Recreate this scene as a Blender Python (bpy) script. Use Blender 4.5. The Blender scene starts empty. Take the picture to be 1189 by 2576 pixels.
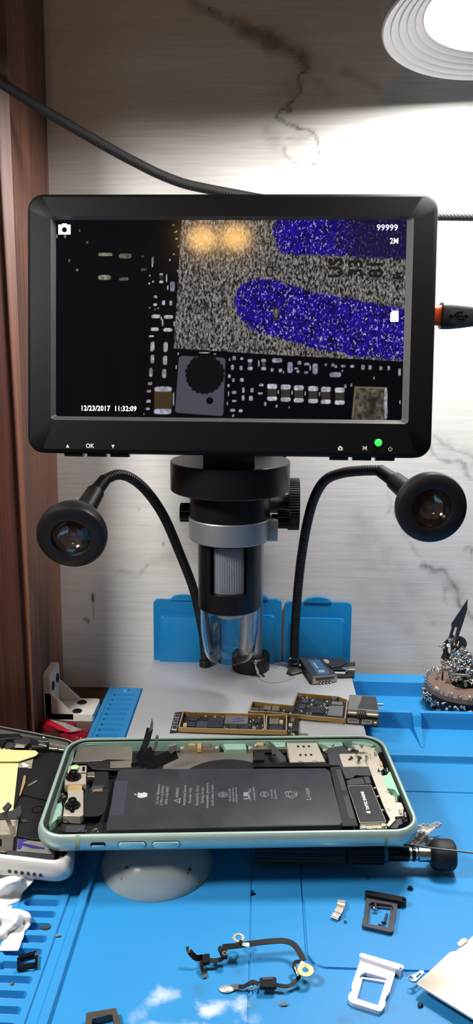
import bpy, bmesh, math, random
import numpy as np
from mathutils import Vector, Matrix, Euler
random.seed(7)
S = .001                       # everything below is written in millimetres
scene = bpy.context.scene
COL = scene.collection
R = math.radians

# ------------------------------------------------------------------ camera
F, CX, CY = 1950., 594.5, 1288.
HC = 215.
CAM_R = (Matrix.Rotation(R(2.02), 3, 'Z') @ Matrix.Rotation(R(90 - 12.8), 3, 'X') @ Matrix.Rotation(.007, 3, 'Z'))
CAM_P = Vector((0, 0, HC))
cam_d = bpy.data.cameras.new('camera'); cam = bpy.data.objects.new('camera', cam_d); COL.objects.link(cam)
cam.matrix_world = Matrix.Translation(CAM_P * S) @ CAM_R.to_4x4()
cam_d.sensor_fit = 'VERTICAL'; cam_d.sensor_height = 36; cam_d.lens = 36 * F / 2576
cam_d.clip_start = .01; cam_d.clip_end = 20
scene.camera = cam

def ray(x, y):
    return CAM_R @ Vector(((x - CX) / F, -(y - CY) / F, -1))
def at(x, y, Z=None, Y=None, z=None):
    """the point of the room seen at pixel x, y on the plane Z=.., Y=.. or at depth z"""
    d = ray(x, y)
    if Z is not None: t = (Z - HC) / d.z
    elif Y is not None: t = Y / d.y
    else: t = z
    return CAM_P + d * t
def on_plane(x, y, M):
    """local coordinates, on the z=0 plane of frame M, of the point seen at x, y"""
    d = ray(x, y); n = M.to_3x3().col[2]; o = M.translation
    t = (o - CAM_P).dot(n) / d.dot(n)
    return M.inverted() @ (CAM_P + d * t)
_RT = np.array(CAM_R.transposed())
def proj(P):
    q = (np.asarray(P, float) - np.array(CAM_P)) @ _RT.T
    return CX + F * q[:, 0] / -q[:, 2], CY - F * q[:, 1] / -q[:, 2]

# ------------------------------------------------------------------ materials
def lin(c):
    return tuple((v / 255 / 12.92) if v <= 10 else ((v / 255 + .055) / 1.055) ** 2.4 for v in c)
MATS = {}
def nt_new(name):
    m = bpy.data.materials.new(name); m.use_nodes = True
    nt = m.node_tree
    return m, nt, nt.nodes['Principled BSDF']
def N(nt, kind, **kw):
    n = nt.nodes.new(kind)
    for k, v in kw.items():
        if k.startswith('i_'): n.inputs[k[2:].replace('_', ' ')].default_value = v
        else: setattr(n, k, v)
    return n
def mat(name, c, rough=.5, metal=0., var=.12, scale=300., bump=0., bscale=None, stretch=None, spec=.5, rvar=.0, emit=0, coat=0., trans=0., ior=1.45, alpha=1.):
    if name in MATS: return MATS[name]
    m, nt, b = nt_new(name); L = nt.links
    col = lin(c)
    tc = N(nt, 'ShaderNodeTexCoord'); src = tc.outputs['Object']
    if stretch:
        mp = N(nt, 'ShaderNodeMapping'); mp.inputs['Scale'].default_value = stretch
        L.new(src, mp.inputs['Vector']); src = mp.outputs['Vector']
    no = N(nt, 'ShaderNodeTexNoise'); no.inputs['Scale'].default_value = scale; no.inputs['Detail'].default_value = 5
    L.new(src, no.inputs['Vector'])
    mx = N(nt, 'ShaderNodeMix', data_type='RGBA')
    mx.inputs[6].default_value = (*[v * (1 - var) for v in col], 1); mx.inputs[7].default_value = (*[min(1, v * (1 + var)) for v in col], 1)
    L.new(no.outputs['Fac'], mx.inputs[0]); L.new(mx.outputs[2], b.inputs['Base Color'])
    b.inputs['Roughness'].default_value = rough; b.inputs['Metallic'].default_value = metal
    b.inputs['Specular IOR Level'].default_value = spec; b.inputs['Coat Weight'].default_value = coat
    b.inputs['IOR'].default_value = ior; b.inputs['Transmission Weight'].default_value = trans; b.inputs['Alpha'].default_value = alpha
    if rvar:
        mr = N(nt, 'ShaderNodeMapRange'); mr.inputs['To Min'].default_value = max(0, rough - rvar); mr.inputs['To Max'].default_value = min(1, rough + rvar)
        L.new(no.outputs['Fac'], mr.inputs['Value']); L.new(mr.outputs[0], b.inputs['Roughness'])
    if bump:
        n2 = N(nt, 'ShaderNodeTexNoise'); n2.inputs['Scale'].default_value = bscale or scale * 3; n2.inputs['Detail'].default_value = 4
        L.new(src, n2.inputs['Vector'])
        bp = N(nt, 'ShaderNodeBump'); bp.inputs['Strength'].default_value = bump; bp.inputs['Distance'].default_value = .0003
        L.new(n2.outputs['Fac'], bp.inputs['Height']); L.new(bp.outputs['Normal'], b.inputs['Normal'])
    if emit:
        b.inputs['Emission Color'].default_value = (*col, 1); b.inputs['Emission Strength'].default_value = emit
    MATS[name] = m
    return m

# ------------------------------------------------------------------ mesh building
class MB:
    """collects shapes (millimetres) and links them as ONE mesh object"""
    def __init__(s): s.bm = bmesh.new(); s.mi = 0
    def _v(s, co, M=None): 
        co = Vector(co)
        return s.bm.verts.new(M @ co if M else co)
    def _f(s, vs):
        try:
            f = s.bm.faces.new(vs); f.material_index = s.mi; f.smooth = True; return f
        except ValueError: return None
    def m(s, i): s.mi = i; return s
    def box(s, c, d, M=None, bev=0, seg=2):
        x, y, z = c; a, b, e = d[0] / 2, d[1] / 2, d[2] / 2
        v = [s._v((x + i * a, y + j * b, z + k * e), M) for i in (-1, 1) for j in (-1, 1) for k in (-1, 1)]
        fs = [s._f([v[q] for q in f]) for f in ((0, 1, 3, 2), (4, 6, 7, 5), (0, 4, 5, 1), (2, 3, 7, 6), (0, 2, 6, 4), (1, 5, 7, 3))]
        if bev:
            es = {e_ for f in fs for e_ in f.edges}
            r = bmesh.ops.bevel(s.bm, geom=list(es), offset=bev, segments=seg, affect='EDGES', profile=.5)
            for f in r['faces']: f.smooth = True; f.material_index = s.mi
        return s
    def prism(s, pts, z0, z1, M=None, bev=0, seg=2, cap0=True):
        if area2(pts) < 0: pts = pts[::-1]
        lo = [s._v((p[0], p[1], z0), M) for p in pts]; hi = [s._v((p[0], p[1], z1), M) for p in pts]
        n = len(pts); top = s._f(hi)
        if cap0: s._f(lo[::-1])
        for i in range(n): s._f([lo[i], lo[(i + 1) % n], hi[(i + 1) % n], hi[i]])
        if bev and top:
            r = bmesh.ops.bevel(s.bm, geom=list(top.edges), offset=bev, segments=seg, affect='EDGES', profile=.5)
            for f in r['faces']: f.smooth = True; f.material_index = s.mi
        return s
    def ring(s, outer, inner, z0, z1, M=None):
        """a flat ring between two outlines with the same number of points"""
        n = len(outer)
        q = [[s._v((p[0], p[1], z), M) for p in o] for o, z in ((outer, z0), (outer, z1), (inner, z1), (inner, z0))]
        for k in range(4):
            a, b = q[k], q[(k + 1) % 4]
            for i in range(n): s._f([a[i], a[(i + 1) % n], b[(i + 1) % n], b[i]])
        return s
    def loft(s, loops, closed=True, cap0=False, cap1=False, wrap=False):
        vs = [[s._v(p) for p in l] for l in loops]; n = len(vs[0])
        for a, b in list(zip(vs, vs[1:])) + ([(vs[-1], vs[0])] if wrap else []):
            for i in range(n if closed else n - 1):
                s._f([a[i], a[(i + 1) % n], b[(i + 1) % n], b[i]])
        if cap0: s._f(vs[0][::-1])
        if cap1: s._f(vs[-1])
        return s
    def lathe(s, prof, M=None, n=40, cap0=True, cap1=True, a0=0, a1=360):
        full = a1 - a0 >= 360; k = n if full else n + 1
        loops = [[s._v((r * math.cos(R(a0 + (a1 - a0) * i / n)), r * math.sin(R(a0 + (a1 - a0) * i / n)), z), M) for i in range(k)] for r, z in prof]
        for a, b in zip(loops, loops[1:]):
            for i in range(n):
                j = (i + 1) % k
                s._f([a[i], a[j], b[j], b[i]])
        if full and cap0: s._f(loops[0][::-1])
        if full and cap1: s._f(loops[-1])
        return s
    def cyl(s, p0, p1, r0, r1=None, n=24, bev=0):
        p0, p1 = Vector(p0), Vector(p1); d = p1 - p0; l = d.length
        M = Matrix.Translation(p0) @ d.to_track_quat('Z', 'Y').to_matrix().to_4x4()
        r1 = r0 if r1 is None else r1
        pr = [(r0 - bev, 0), (r0, bev), (r1, l - bev), (r1 - bev, l)] if bev else [(r0, 0), (r1, l)]
        return s.lathe(pr, M, n)
    def tube(s, pts, r, n=12, cap=True, flat=None, up=None):
        """sweep a circle (or a flat strip flat=(w,t)) along pts"""
        P = [Vector(p) for p in pts]; loops = []; prev = None
        for i, p in enumerate(P):
            t = (P[min(i + 1, len(P) - 1)] - P[max(i - 1, 0)]).normalized()
            if up is not None: a = Vector(up).cross(t).normalized()
            elif prev is None:
                a = t.cross(Vector((0, 0, 1)) if abs(t.z) < .9 else Vector((1, 0, 0))).normalized()
            else: a = (prev - t * prev.dot(t)).normalized()
            prev = a; b = t.cross(a)
            rr = r[i] if isinstance(r, (list, tuple)) else r
            if flat: loops.append([p + a * x * flat[0] / 2 + b * y * flat[1] / 2 for x, y in ((1, 1), (-1, 1), (-1, -1), (1, -1))])
            else: loops.append([p + (a * math.cos(2 * math.pi * k / n) + b * math.sin(2 * math.pi * k / n)) * rr for k in range(n)])
        return s.loft(loops, cap0=cap, cap1=cap)
    def ball(s, c, r, n=12, sc=(1, 1, 1), M=None):
        c = Vector(c)
        T = (M or Matrix()) @ Matrix.Translation(c) @ Matrix.Diagonal((*sc, 1))
        pr = [(r * math.sin(math.pi * i / n), -r * math.cos(math.pi * i / n)) for i in range(1, n)]
        return s.lathe(pr, T, 2 * n)
    def grid(s, f, nu, nv):
        vs = [[s._v(f(i / nu, j / nv)) for j in range(nv + 1)] for i in range(nu + 1)]
        for i in range(nu):
            for j in range(nv): s._f([vs[i][j], vs[i + 1][j], vs[i + 1][j + 1], vs[i][j + 1]])
        return s
    def mesh(s, name, W=None, angle=35, fix=True):
        if fix: bmesh.ops.recalc_face_normals(s.bm, faces=s.bm.faces)
        if W is not None: s.bm.transform(W)
        bmesh.ops.scale(s.bm, vec=(S, S, S), verts=s.bm.verts)
        me = bpy.data.meshes.new(name); s.bm.to_mesh(me); s.bm.free()
        me.set_sharp_from_angle(angle=R(angle))
        return me
    def build(s, name, mats, parent=None, world=True, angle=35, fix=True, solid=0):
        """world: the shapes were given in room coordinates; else in the parent's own"""
        W = None
        if parent is not None and world: W = LM[parent.name].inverted()
        me = s.mesh(name, W, angle, fix)
        for m_ in (mats if isinstance(mats, (list, tuple)) else [mats]): me.materials.append(m_)
        o = bpy.data.objects.new(name, me); COL.objects.link(o)
        if parent is not None: o.parent = parent; LM[o.name] = LM[parent.name]
        else: LM[o.name] = Matrix()
        if solid:
            md = o.modifiers.new('thickness', 'SOLIDIFY'); md.thickness = solid * S; md.offset = 0
        return o
    def thing(s, name, label, cat, mats, loc=None, M=None, group=None, world=True, kind=None, angle=35, fix=True, solid=0):
        """a thing that is one mesh, its origin at loc (or in frame M)"""
        T = M.copy() if M else Matrix.Translation(Vector(loc or (0, 0, 0)))
        me = s.mesh(name, T.inverted() if world else None, angle, fix)
        for m_ in (mats if isinstance(mats, (list, tuple)) else [mats]): me.materials.append(m_)
        o = bpy.data.objects.new(name, me); COL.objects.link(o)
        o.matrix_world = mm(T); LM[o.name] = T
        if label: o['label'] = label
        if cat: o['category'] = cat
        if group: o['group'] = group
        if kind: o['kind'] = kind
        if solid:
            md = o.modifiers.new('thickness', 'SOLIDIFY'); md.thickness = solid * S; md.offset = 0
        return o
LM = {}
def mm(T):
    T = T.copy(); T.translation = T.translation * S
    return T
def area2(p): return sum(a[0] * b[1] - b[0] * a[1] for a, b in zip(p, list(p[1:]) + [p[0]]))
def empty(name, label, cat, loc=(0, 0, 0), M=None, group=None):
    T = M.copy() if M else Matrix.Translation(Vector(loc))
    o = bpy.data.objects.new(name, None); COL.objects.link(o); o.matrix_world = mm(T); LM[o.name] = T
    o.empty_display_size = .005
    o['label'] = label; o['category'] = cat
    if group: o['group'] = group
    return o
def dup(root, T, label=None, group=None, drop=()):
    r = root.copy(); COL.objects.link(r); r.matrix_world = mm(T); LM[r.name] = T
    if label: r['label'] = label
    if group: r['group'] = group
    for ch in list(root.children):
        c = ch.copy(); COL.objects.link(c); c.parent = r; LM[c.name] = T
        for g in list(ch.children):
            d = g.copy(); COL.objects.link(d); d.parent = c; LM[d.name] = T
    return r
def text(s_, size, mats, parent, M, name='printed_text', ext=.02, align='CENTER', bold=0., sx=1., world=False, spacing=1.):
    """lettering as thin raised mesh; M (mm) places it in the parent's frame: x along the line, y up"""
    cu = bpy.data.curves.new(name, 'FONT'); cu.body = s_; cu.size = size; cu.align_x = align; cu.align_y = 'CENTER'
    cu.extrude = ext; cu.offset = bold; cu.resolution_u = 3; cu.space_character = spacing
    t = bpy.data.objects.new('tmp', cu); COL.objects.link(t)
    dg = bpy.context.evaluated_depsgraph_get(); me = bpy.data.meshes.new_from_object(t.evaluated_get(dg))
    bpy.data.objects.remove(t); bpy.data.curves.remove(cu)
    W = (LM[parent.name].inverted() @ M) if world else M
    me.transform(Matrix.Scale(S, 4) @ W @ Matrix.Diagonal((sx, 1, 1, 1)))
    me.name = name; me.materials.clear(); me.materials.append(mats)
    o = bpy.data.objects.new(name, me); COL.objects.link(o); o.parent = parent; LM[o.name] = LM[parent.name]
    return o
def rrect(x0, y0, x1, y1, r, n=5):
    p = []
    for cx, cy, a in ((x1 - r, y1 - r, 0), (x0 + r, y1 - r, 90), (x0 + r, y0 + r, 180), (x1 - r, y0 + r, 270)):
        p += [(cx + r * math.cos(R(a + 90 * i / n)), cy + r * math.sin(R(a + 90 * i / n))) for i in range(n + 1)]
    return p
def rpoly(pts, r, n=4):
    """a polygon with rounded corners"""
    out = []; k = len(pts); rs = r if isinstance(r, (list, tuple)) else [r] * k
    for i in range(k):
        a, b, c = (Vector(pts[j % k][:2]) for j in (i - 1, i, i + 1))
        u, v = (a - b), (c - b); t = min(rs[i], u.length * .45, v.length * .45)
        p, q = b + u.normalized() * t, b + v.normalized() * t
        for j in range(n + 1):
            s_ = j / n; w = p * (1 - s_) ** 2 + b * 2 * s_ * (1 - s_) + q * s_ ** 2
            out.append((w.x, w.y))
    return out
def circ(cx, cy, r, n=24, ry=None): return [(cx + r * math.cos(2 * math.pi * i / n), cy + (ry or r) * math.sin(2 * math.pi * i / n)) for i in range(n)]
def spline(pts, k=8):
    """Catmull-Rom through points"""
    P = [Vector(p) for p in pts]; P = [P[0] * 2 - P[1]] + P + [P[-1] * 2 - P[-2]]; out = []
    for i in range(1, len(P) - 2):
        for j in range(k):
            t = j / k; a, b, c, d = P[i - 1:i + 3]
            out.append(.5 * ((2 * b) + (c - a) * t + (2 * a - 5 * b + 4 * c - d) * t * t + (3 * b - a - 3 * c + d) * t ** 3))
    return out + [P[-2]]
def frame(o, zdir, xdir=(1, 0, 0)):
    z = Vector(zdir).normalized(); x = Vector(xdir); x = (x - z * x.dot(z)).normalized(); y = z.cross(x)
    M = Matrix((x, y, z)).transposed().to_4x4(); M.translation = Vector(o)
    return M
def sstep(e0, e1, v):
    t = np.clip((v - e0) / (e1 - e0), 0, 1); return t * t * (3 - 2 * t)
def attr(me, name, arr):
    """a colour attribute on the points (arr: n x 4)"""
    a = me.attributes.new(name, 'FLOAT_COLOR', 'POINT'); a.data.foreach_set('color', np.ascontiguousarray(arr, dtype=np.float32).ravel())
def grid_mesh(name, X, Yv, f):
    """regular quad grid over the value lists X, Yv; f gives the n x 3 coordinates (mm)"""
    gx, gy = np.meshgrid(X, Yv, indexing='ij'); P = f(gx.ravel(), gy.ravel()); nx, ny = len(X), len(Yv)
    i, j = np.meshgrid(np.arange(nx - 1), np.arange(ny - 1), indexing='ij'); a = (i * ny + j).ravel()
    q = np.stack([a, a + ny, a + ny + 1, a + 1], 1)
    me = bpy.data.meshes.new(name); me.vertices.add(len(P)); me.vertices.foreach_set('co', (P * S).astype(np.float32).ravel())
    me.loops.add(q.size); me.loops.foreach_set('vertex_index', q.astype(np.int32).ravel())
    me.polygons.add(len(q)); me.polygons.foreach_set('loop_start', np.arange(0, q.size, 4, dtype=np.int32))
    me.update(calc_edges=True)
    return me, P
def seg_dist(px, py, pts):
    """distance of points to a polyline; also the parameter along it (0..1)"""
    best = np.full(len(px), 1e9); tt = np.zeros(len(px)); n = len(pts) - 1
    for k in range(n):
        (ax, ay), (bx, by) = pts[k], pts[k + 1]; dx, dy = bx - ax, by - ay
        t = np.clip(((px - ax) * dx + (py - ay) * dy) / (dx * dx + dy * dy + 1e-9), 0, 1)
        d = np.hypot(px - ax - t * dx, py - ay - t * dy); w = d < best
        best[w] = d[w]; tt[w] = (k + t[w]) / n
    return best, tt
def vnoise(x, y, seed=0):
    """smooth value noise, about one feature per unit"""
    rs = np.random.RandomState(seed); T = rs.rand(256, 256)
    xi, yi = np.floor(x).astype(int), np.floor(y).astype(int); fx, fy = x - xi, y - yi
    fx = fx * fx * (3 - 2 * fx); fy = fy * fy * (3 - 2 * fy)
    g = lambda a, b: T[a % 256, b % 256]
    return (g(xi, yi) * (1 - fx) + g(xi + 1, yi) * fx) * (1 - fy) + (g(xi, yi + 1) * (1 - fx) + g(xi + 1, yi + 1) * fx) * fy
# ================================================================== the setting
WALL_Y = 446.
def build_wall():
    X = np.linspace(-150, 330, 440); Z = np.linspace(-20, 520, 500)
    me, P = grid_mesh('wall_back', X, Z, lambda a, b: np.stack([a, np.full_like(a, WALL_Y), b], 1))
    # close it into a slab 12 mm thick
    bm = bmesh.new(); bm.from_mesh(me)
    px, py = proj(P)
    wob = lambda s, a, k: (vnoise(px / s, py / s, k) - .5) * a
    qx = px + wob(40, 18, 1) + wob(12, 7, 2) + wob(5, 3, 8); qy = py + wob(40, 18, 3) + wob(12, 7, 4) + wob(5, 3, 9)
    thin = np.zeros(len(P)); soft = np.zeros(len(P))
    def vein(pts, w, a=1., rag=.6):
        d, t = seg_dist(qx, qy, pts); n = vnoise(px / 22, py / 22, 5) * vnoise(px / 7, py / 7, 6) * 2
        thin[:] = np.maximum(thin, a * np.exp(-(d / w) ** 2) * (1 - rag + rag * n))
    def cloud(pts, w, a=1., rx=1.):
        d, t = seg_dist(qx, qy, pts); n = .45 + .9 * vnoise(px / 60, py / 45, 11) * vnoise(px / 23, py / 23, 12) * 1.6
        soft[:] = np.maximum(soft, a * np.exp(-(d / w) ** 2) * n)
    vein([(440, -40), (480, 0), (545, 35), (600, 66)], 13, .75); vein([(615, 72), (680, 96), (725, 118), (765, 150)], 20, .9, .4)
    cloud([(615, 72), (690, 110), (740, 150)], 26, .8); cloud([(725, 118), (745, 150), (735, 225)], 46, .55); cloud([(740, 120), (800, 150), (800, 230)], 40, .35)
    vein([(765, 130), (774, 172), (762, 188), (748, 192), (752, 238), (724, 262)], 5, 1.); vein([(760, 130), (772, 180)], 16, .8)
    vein([(724, 262), (732, 284), (705, 276), (692, 294), (715, 310), (745, 328), (790, 340)], 3.5, .9, .3)
    vein([(792, 338), (803, 372), (800, 395), (813, 420), (815, 448), (825, 482), (830, 520)], 3.5, .8, .3); vein([(718, 376), (735, 400), (770, 402), (806, 410)], 3.5, .7)
    cloud([(690, 340), (700, 420), (690, 520)], 34, .42); cloud([(760, 330), (770, 470)], 36, .36); vein([(672, 358), (720, 352), (790, 346)], 3, .35)
    vein([(900, 330), (915, 372), (932, 400), (925, 440), (903, 484)], 4, .38); cloud([(905, 360), (922, 430)], 22, .25); cloud([(868, 180), (900, 196), (940, 218)], 13, .7)
    vein([(1085, 1095), (1120, 1120), (1189, 1152), (1240, 1170)], 4, .6); vein([(1080, 1130), (1108, 1150), (1150, 1165), (1200, 1215)], 4, .6); cloud([(1090, 1110), (1180, 1150)], 24, .35)
    vein([(960, 1240), (985, 1262), (970, 1290)], 3, .35); vein([(985, 1270), (1010, 1330), (1060, 1410), (1085, 1432)], 3.5, .4)
    vein([(1060, 1420), (1088, 1438), (1110, 1438), (1130, 1460), (1150, 1480), (1160, 1520), (1189, 1555), (1220, 1580)], 4.5, .8); cloud([(1085, 1430), (1150, 1480), (1180, 1550)], 18, .35)
    cloud([(900, 1320), (930, 1440), (1010, 1540), (1065, 1660)], 40, .38); cloud([(950, 1360), (1010, 1450), (1080, 1560)], 30, .3); cloud([(880, 1420), (940, 1520)], 40, .25)
    vein([(1115, 1470), (1118, 1500), (1128, 1520)], 4, .45); vein([(1165, 1380), (1185, 1375), (1189, 1400)], 4, .5); vein([(800, 1290), (830, 1310)], 3, .25)
    vein([(290, 1437), (325, 1446), (350, 1444), (372, 1420)], 6, .35); cloud([(395, 1410), (430, 1400)], 16, .3); cloud([(400, 1330), (450, 1320)], 20, .2); cloud([(370, 1350), (380, 1330)], 14, .2)
    mark = np.zeros(len(P))
    for pts, w, a in (([(233, 1496), (234, 1512)], 4, 1.), ([(234, 1512), (235, 1555)], 2, .45), ([(212, 1558), (222, 1560), (222, 1566)], 3.2, .8), ([(410, 1366), (411, 1370)], 3, .6), ([(348, 1279), (350, 1282)], 2.5, .4), ([(1088, 1566), (1090, 1568)], 4, .35), ([(742, 472), (745, 480)], 3, .6)):
        d, t = seg_dist(px, py, pts); mark = np.maximum(mark, a * np.exp(-(d / w) ** 2))
    A = np.stack([np.clip(thin, 0, 1), np.clip(soft, 0, 1), mark, np.ones(len(P))], 1)
    attr(me, 'veining', A)
    o = bpy.data.objects.new('wall_back', me); COL.objects.link(o); LM[o.name] = Matrix()
    o['kind'] = 'structure'; o['label'] = 'white grained wall panel with grey marble veins behind the microscope'
    md = o.modifiers.new('slab', 'SOLIDIFY'); md.thickness = .012; md.offset = -1 if me.polygons[0].normal.y < 0 else 1
    m, nt, b = nt_new('marbled_panel'); L = nt.links
    at_ = N(nt, 'ShaderNodeAttribute', attribute_name='veining'); sp = N(nt, 'ShaderNodeSeparateColor'); L.new(at_.outputs['Color'], sp.inputs[0])
    tc = N(nt, 'ShaderNodeTexCoord'); mp = N(nt, 'ShaderNodeMapping'); mp.inputs['Scale'].default_value = (22, 22, 480); L.new(tc.outputs['Object'], mp.inputs[0])
    gr = N(nt, 'ShaderNodeTexNoise', i_Scale=1., i_Detail=4., i_Roughness=.55, i_Distortion=.7); L.new(mp.outputs[0], gr.inputs['Vector'])
    def mix(f, a, b_, mode='MIX'):
        x = N(nt, 'ShaderNodeMix', data_type='RGBA', blend_type=mode)
        if isinstance(f, float): x.inputs[0].default_value = f
        else: L.new(f, x.inputs[0])
        for k, v in ((6, a), (7, b_)):
            if isinstance(v, tuple): x.inputs[k].default_value = v
            else: L.new(v, x.inputs[k])
        return x.outputs[2]
    rmp = N(nt, 'ShaderNodeMapRange'); rmp.inputs['From Min'].default_value = .38; rmp.inputs['From Max'].default_value = .62; L.new(gr.outputs['Fac'], rmp.inputs['Value'])
    base = mix(rmp.outputs[0], (.66, .64, .61, 1), (.74, .725, .70, 1))
    c1 = mix(sp.outputs[1], base, (.30, .295, .30, 1)); c2 = mix(sp.outputs[0], c1, (.10, .095, .105, 1)); c3 = mix(sp.outputs[2], c2, (.02, .02, .022, 1))
    L.new(c3, b.inputs['Base Color']); b.inputs['Roughness'].default_value = .55
    bp = N(nt, 'ShaderNodeBump', i_Strength=.06, i_Distance=.0003); L.new(rmp.outputs[0], bp.inputs['Height']); L.new(bp.outputs[0], b.inputs['Normal'])
    me.materials.append(m)
    return o
build_wall()

def wood(name, a, b_, rough=.45, axis=2, glo=.5):
    m, nt, b = nt_new(name); L = nt.links
    tc = N(nt, 'ShaderNodeTexCoord'); mp = N(nt, 'ShaderNodeMapping'); sc = [420, 420, 420]; sc[axis] = 9; mp.inputs['Scale'].default_value = sc
    L.new(tc.outputs['Object'], mp.inputs[0])
    no = N(nt, 'ShaderNodeTexNoise', i_Scale=1., i_Detail=6., i_Roughness=.6, i_Distortion=.4); L.new(mp.outputs[0], no.inputs['Vector'])
    mp2 = N(nt, 'ShaderNodeMapping'); sc2 = [60, 60, 60]; sc2[axis] = 4; mp2.inputs['Scale'].default_value = sc2; L.new(tc.outputs['Object'], mp2.inputs[0])
    n2 = N(nt, 'ShaderNodeTexNoise', i_Scale=1., i_Detail=3.); L.new(mp2.outputs[0], n2.inputs['Vector'])
    ad = N(nt, 'ShaderNodeMath', operation='MULTIPLY_ADD'); L.new(no.outputs['Fac'], ad.inputs[0]); ad.inputs[1].default_value = .6; 
    m2 = N(nt, 'ShaderNodeMath', operation='MULTIPLY'); L.new(n2.outputs['Fac'], m2.inputs[0]); m2.inputs[1].default_value = .4; L.new(m2.outputs[0], ad.inputs[2])
    cr = N(nt, 'ShaderNodeValToRGB'); cr.color_ramp.elements[0].position = .36; cr.color_ramp.elements[1].position = .64
    cr.color_ramp.elements[0].color = (*lin(a), 1); cr.color_ramp.elements[1].color = (*lin(b_), 1); L.new(ad.outputs[0], cr.inputs[0])
    L.new(cr.outputs[0], b.inputs['Base Color']); b.inputs['Roughness'].default_value = rough; b.inputs['Specular IOR Level'].default_value = glo
    bp = N(nt, 'ShaderNodeBump', i_Strength=.25, i_Distance=.0003); L.new(no.outputs['Fac'], bp.inputs['Height']); L.new(bp.outputs[0], b.inputs['Normal'])
    return m
m_wood = wood('brown_wood', (72, 43, 34), (130, 87, 69)); m_desk = wood('dark_desk_wood', (48, 26, 22), (84, 50, 40), axis=0)
m_wood2 = wood('shaded_brown_wood', (52, 28, 24), (88, 52, 42))  # darker copy of the upright wood, front-face shade put into the colour
# the wooden upright on the left: its right side leans a little, a shallower board stands in front of it
b_ = MB(); v = [(-123.4, 0), (-117.6, 385.4), (-115.0, 530)]
for (xa, za), (xb, zb) in zip(v, v[1:]):
    b_.loft([[(xa, 383, za), (xa, 446, za), (xa - 62, 446, za), (xa - 62, 383, za)], [(xb, 383, zb), (xb, 446, zb), (xb - 62, 446, zb), (xb - 62, 383, zb)]], cap0=za == 0, cap1=zb == 530)
o = b_.build('wall_left', m_wood); o['kind'] = 'structure'; o['label'] = 'brown wood grained upright board at the left edge of the wall'
b_ = MB(); b_.box((-156, 381.2, 265), (60, 3.4, 530), bev=.5)
o = b_.build('trim_1', m_wood2); o['kind'] = 'structure'; o['label'] = 'wooden facing strip on the front of the upright, shade painted as darker brown'
b_ = MB(); b_.box((60, 270, -12), (760, 352, 24), bev=1.)
b_.thing('desk', 'dark red-brown wooden desk top under the blue mat', 'desk', m_desk, (60, 270, -24))

# ================================================================== blue silicone mat
MZ = 4.                                     # its main floor
m_blue, nt, b = nt_new('blue_silicone'); L = nt.links
def blue_nodes():
    tc = N(nt, 'ShaderNodeTexCoord')
    n1 = N(nt, 'ShaderNodeTexNoise', i_Scale=28., i_Detail=4.); L.new(tc.outputs['Object'], n1.inputs['Vector'])
    n2 = N(nt, 'ShaderNodeTexNoise', i_Scale=900., i_Detail=2.); L.new(tc.outputs['Object'], n2.inputs['Vector'])
    cr = N(nt, 'ShaderNodeMix', data_type='RGBA'); cr.inputs[6].default_value = (.020, .215, .50, 1); cr.inputs[7].default_value = (.028, .258, .57, 1); L.new(n1.outputs['Fac'], cr.inputs[0])
    at_ = N(nt, 'ShaderNodeAttribute', attribute_name='shine_grime'); sp = N(nt, 'ShaderNodeSeparateColor'); L.new(at_.outputs['Color'], sp.inputs[0])
    # white lamp reflection on wet residue, painted in near the front; brown grime specks
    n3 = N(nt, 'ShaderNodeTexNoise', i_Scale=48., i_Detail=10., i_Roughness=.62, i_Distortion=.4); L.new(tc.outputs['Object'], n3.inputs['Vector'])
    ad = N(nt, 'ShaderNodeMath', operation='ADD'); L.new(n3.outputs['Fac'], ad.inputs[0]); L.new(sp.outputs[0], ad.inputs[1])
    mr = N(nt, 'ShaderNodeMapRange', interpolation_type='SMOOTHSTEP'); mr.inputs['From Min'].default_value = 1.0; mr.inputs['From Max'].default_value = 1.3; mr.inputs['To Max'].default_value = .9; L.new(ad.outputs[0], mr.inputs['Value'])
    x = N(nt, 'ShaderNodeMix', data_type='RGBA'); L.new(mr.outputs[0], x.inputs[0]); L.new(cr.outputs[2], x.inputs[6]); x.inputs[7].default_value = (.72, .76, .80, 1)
    n4 = N(nt, 'ShaderNodeTexNoise', i_Scale=140., i_Detail=6.); L.new(tc.outputs['Object'], n4.inputs['Vector'])
    ml = N(nt, 'ShaderNodeMath', operation='MULTIPLY'); L.new(n4.outputs['Fac'], ml.inputs[0]); L.new(sp.outputs[1], ml.inputs[1])
    x2 = N(nt, 'ShaderNodeMix', data_type='RGBA'); L.new(ml.outputs[0], x2.inputs[0]); L.new(x.outputs[2], x2.inputs[6]); x2.inputs[7].default_value = (.05, .09, .12, 1)
    L.new(x2.outputs[2], b.inputs['Base Color'])
    b.inputs['Roughness'].default_value = .42; b.inputs['Specular IOR Level'].default_value = .35
    bp = N(nt, 'ShaderNodeBump', i_Strength=.06, i_Distance=.0002); L.new(n2.outputs['Fac'], bp.inputs['Height']); L.new(bp.outputs[0], b.inputs['Normal'])
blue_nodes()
m_blue2 = mat('blue_silicone_plain', (22, 122, 182), .42, var=.06, scale=60, spec=.35)

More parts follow.
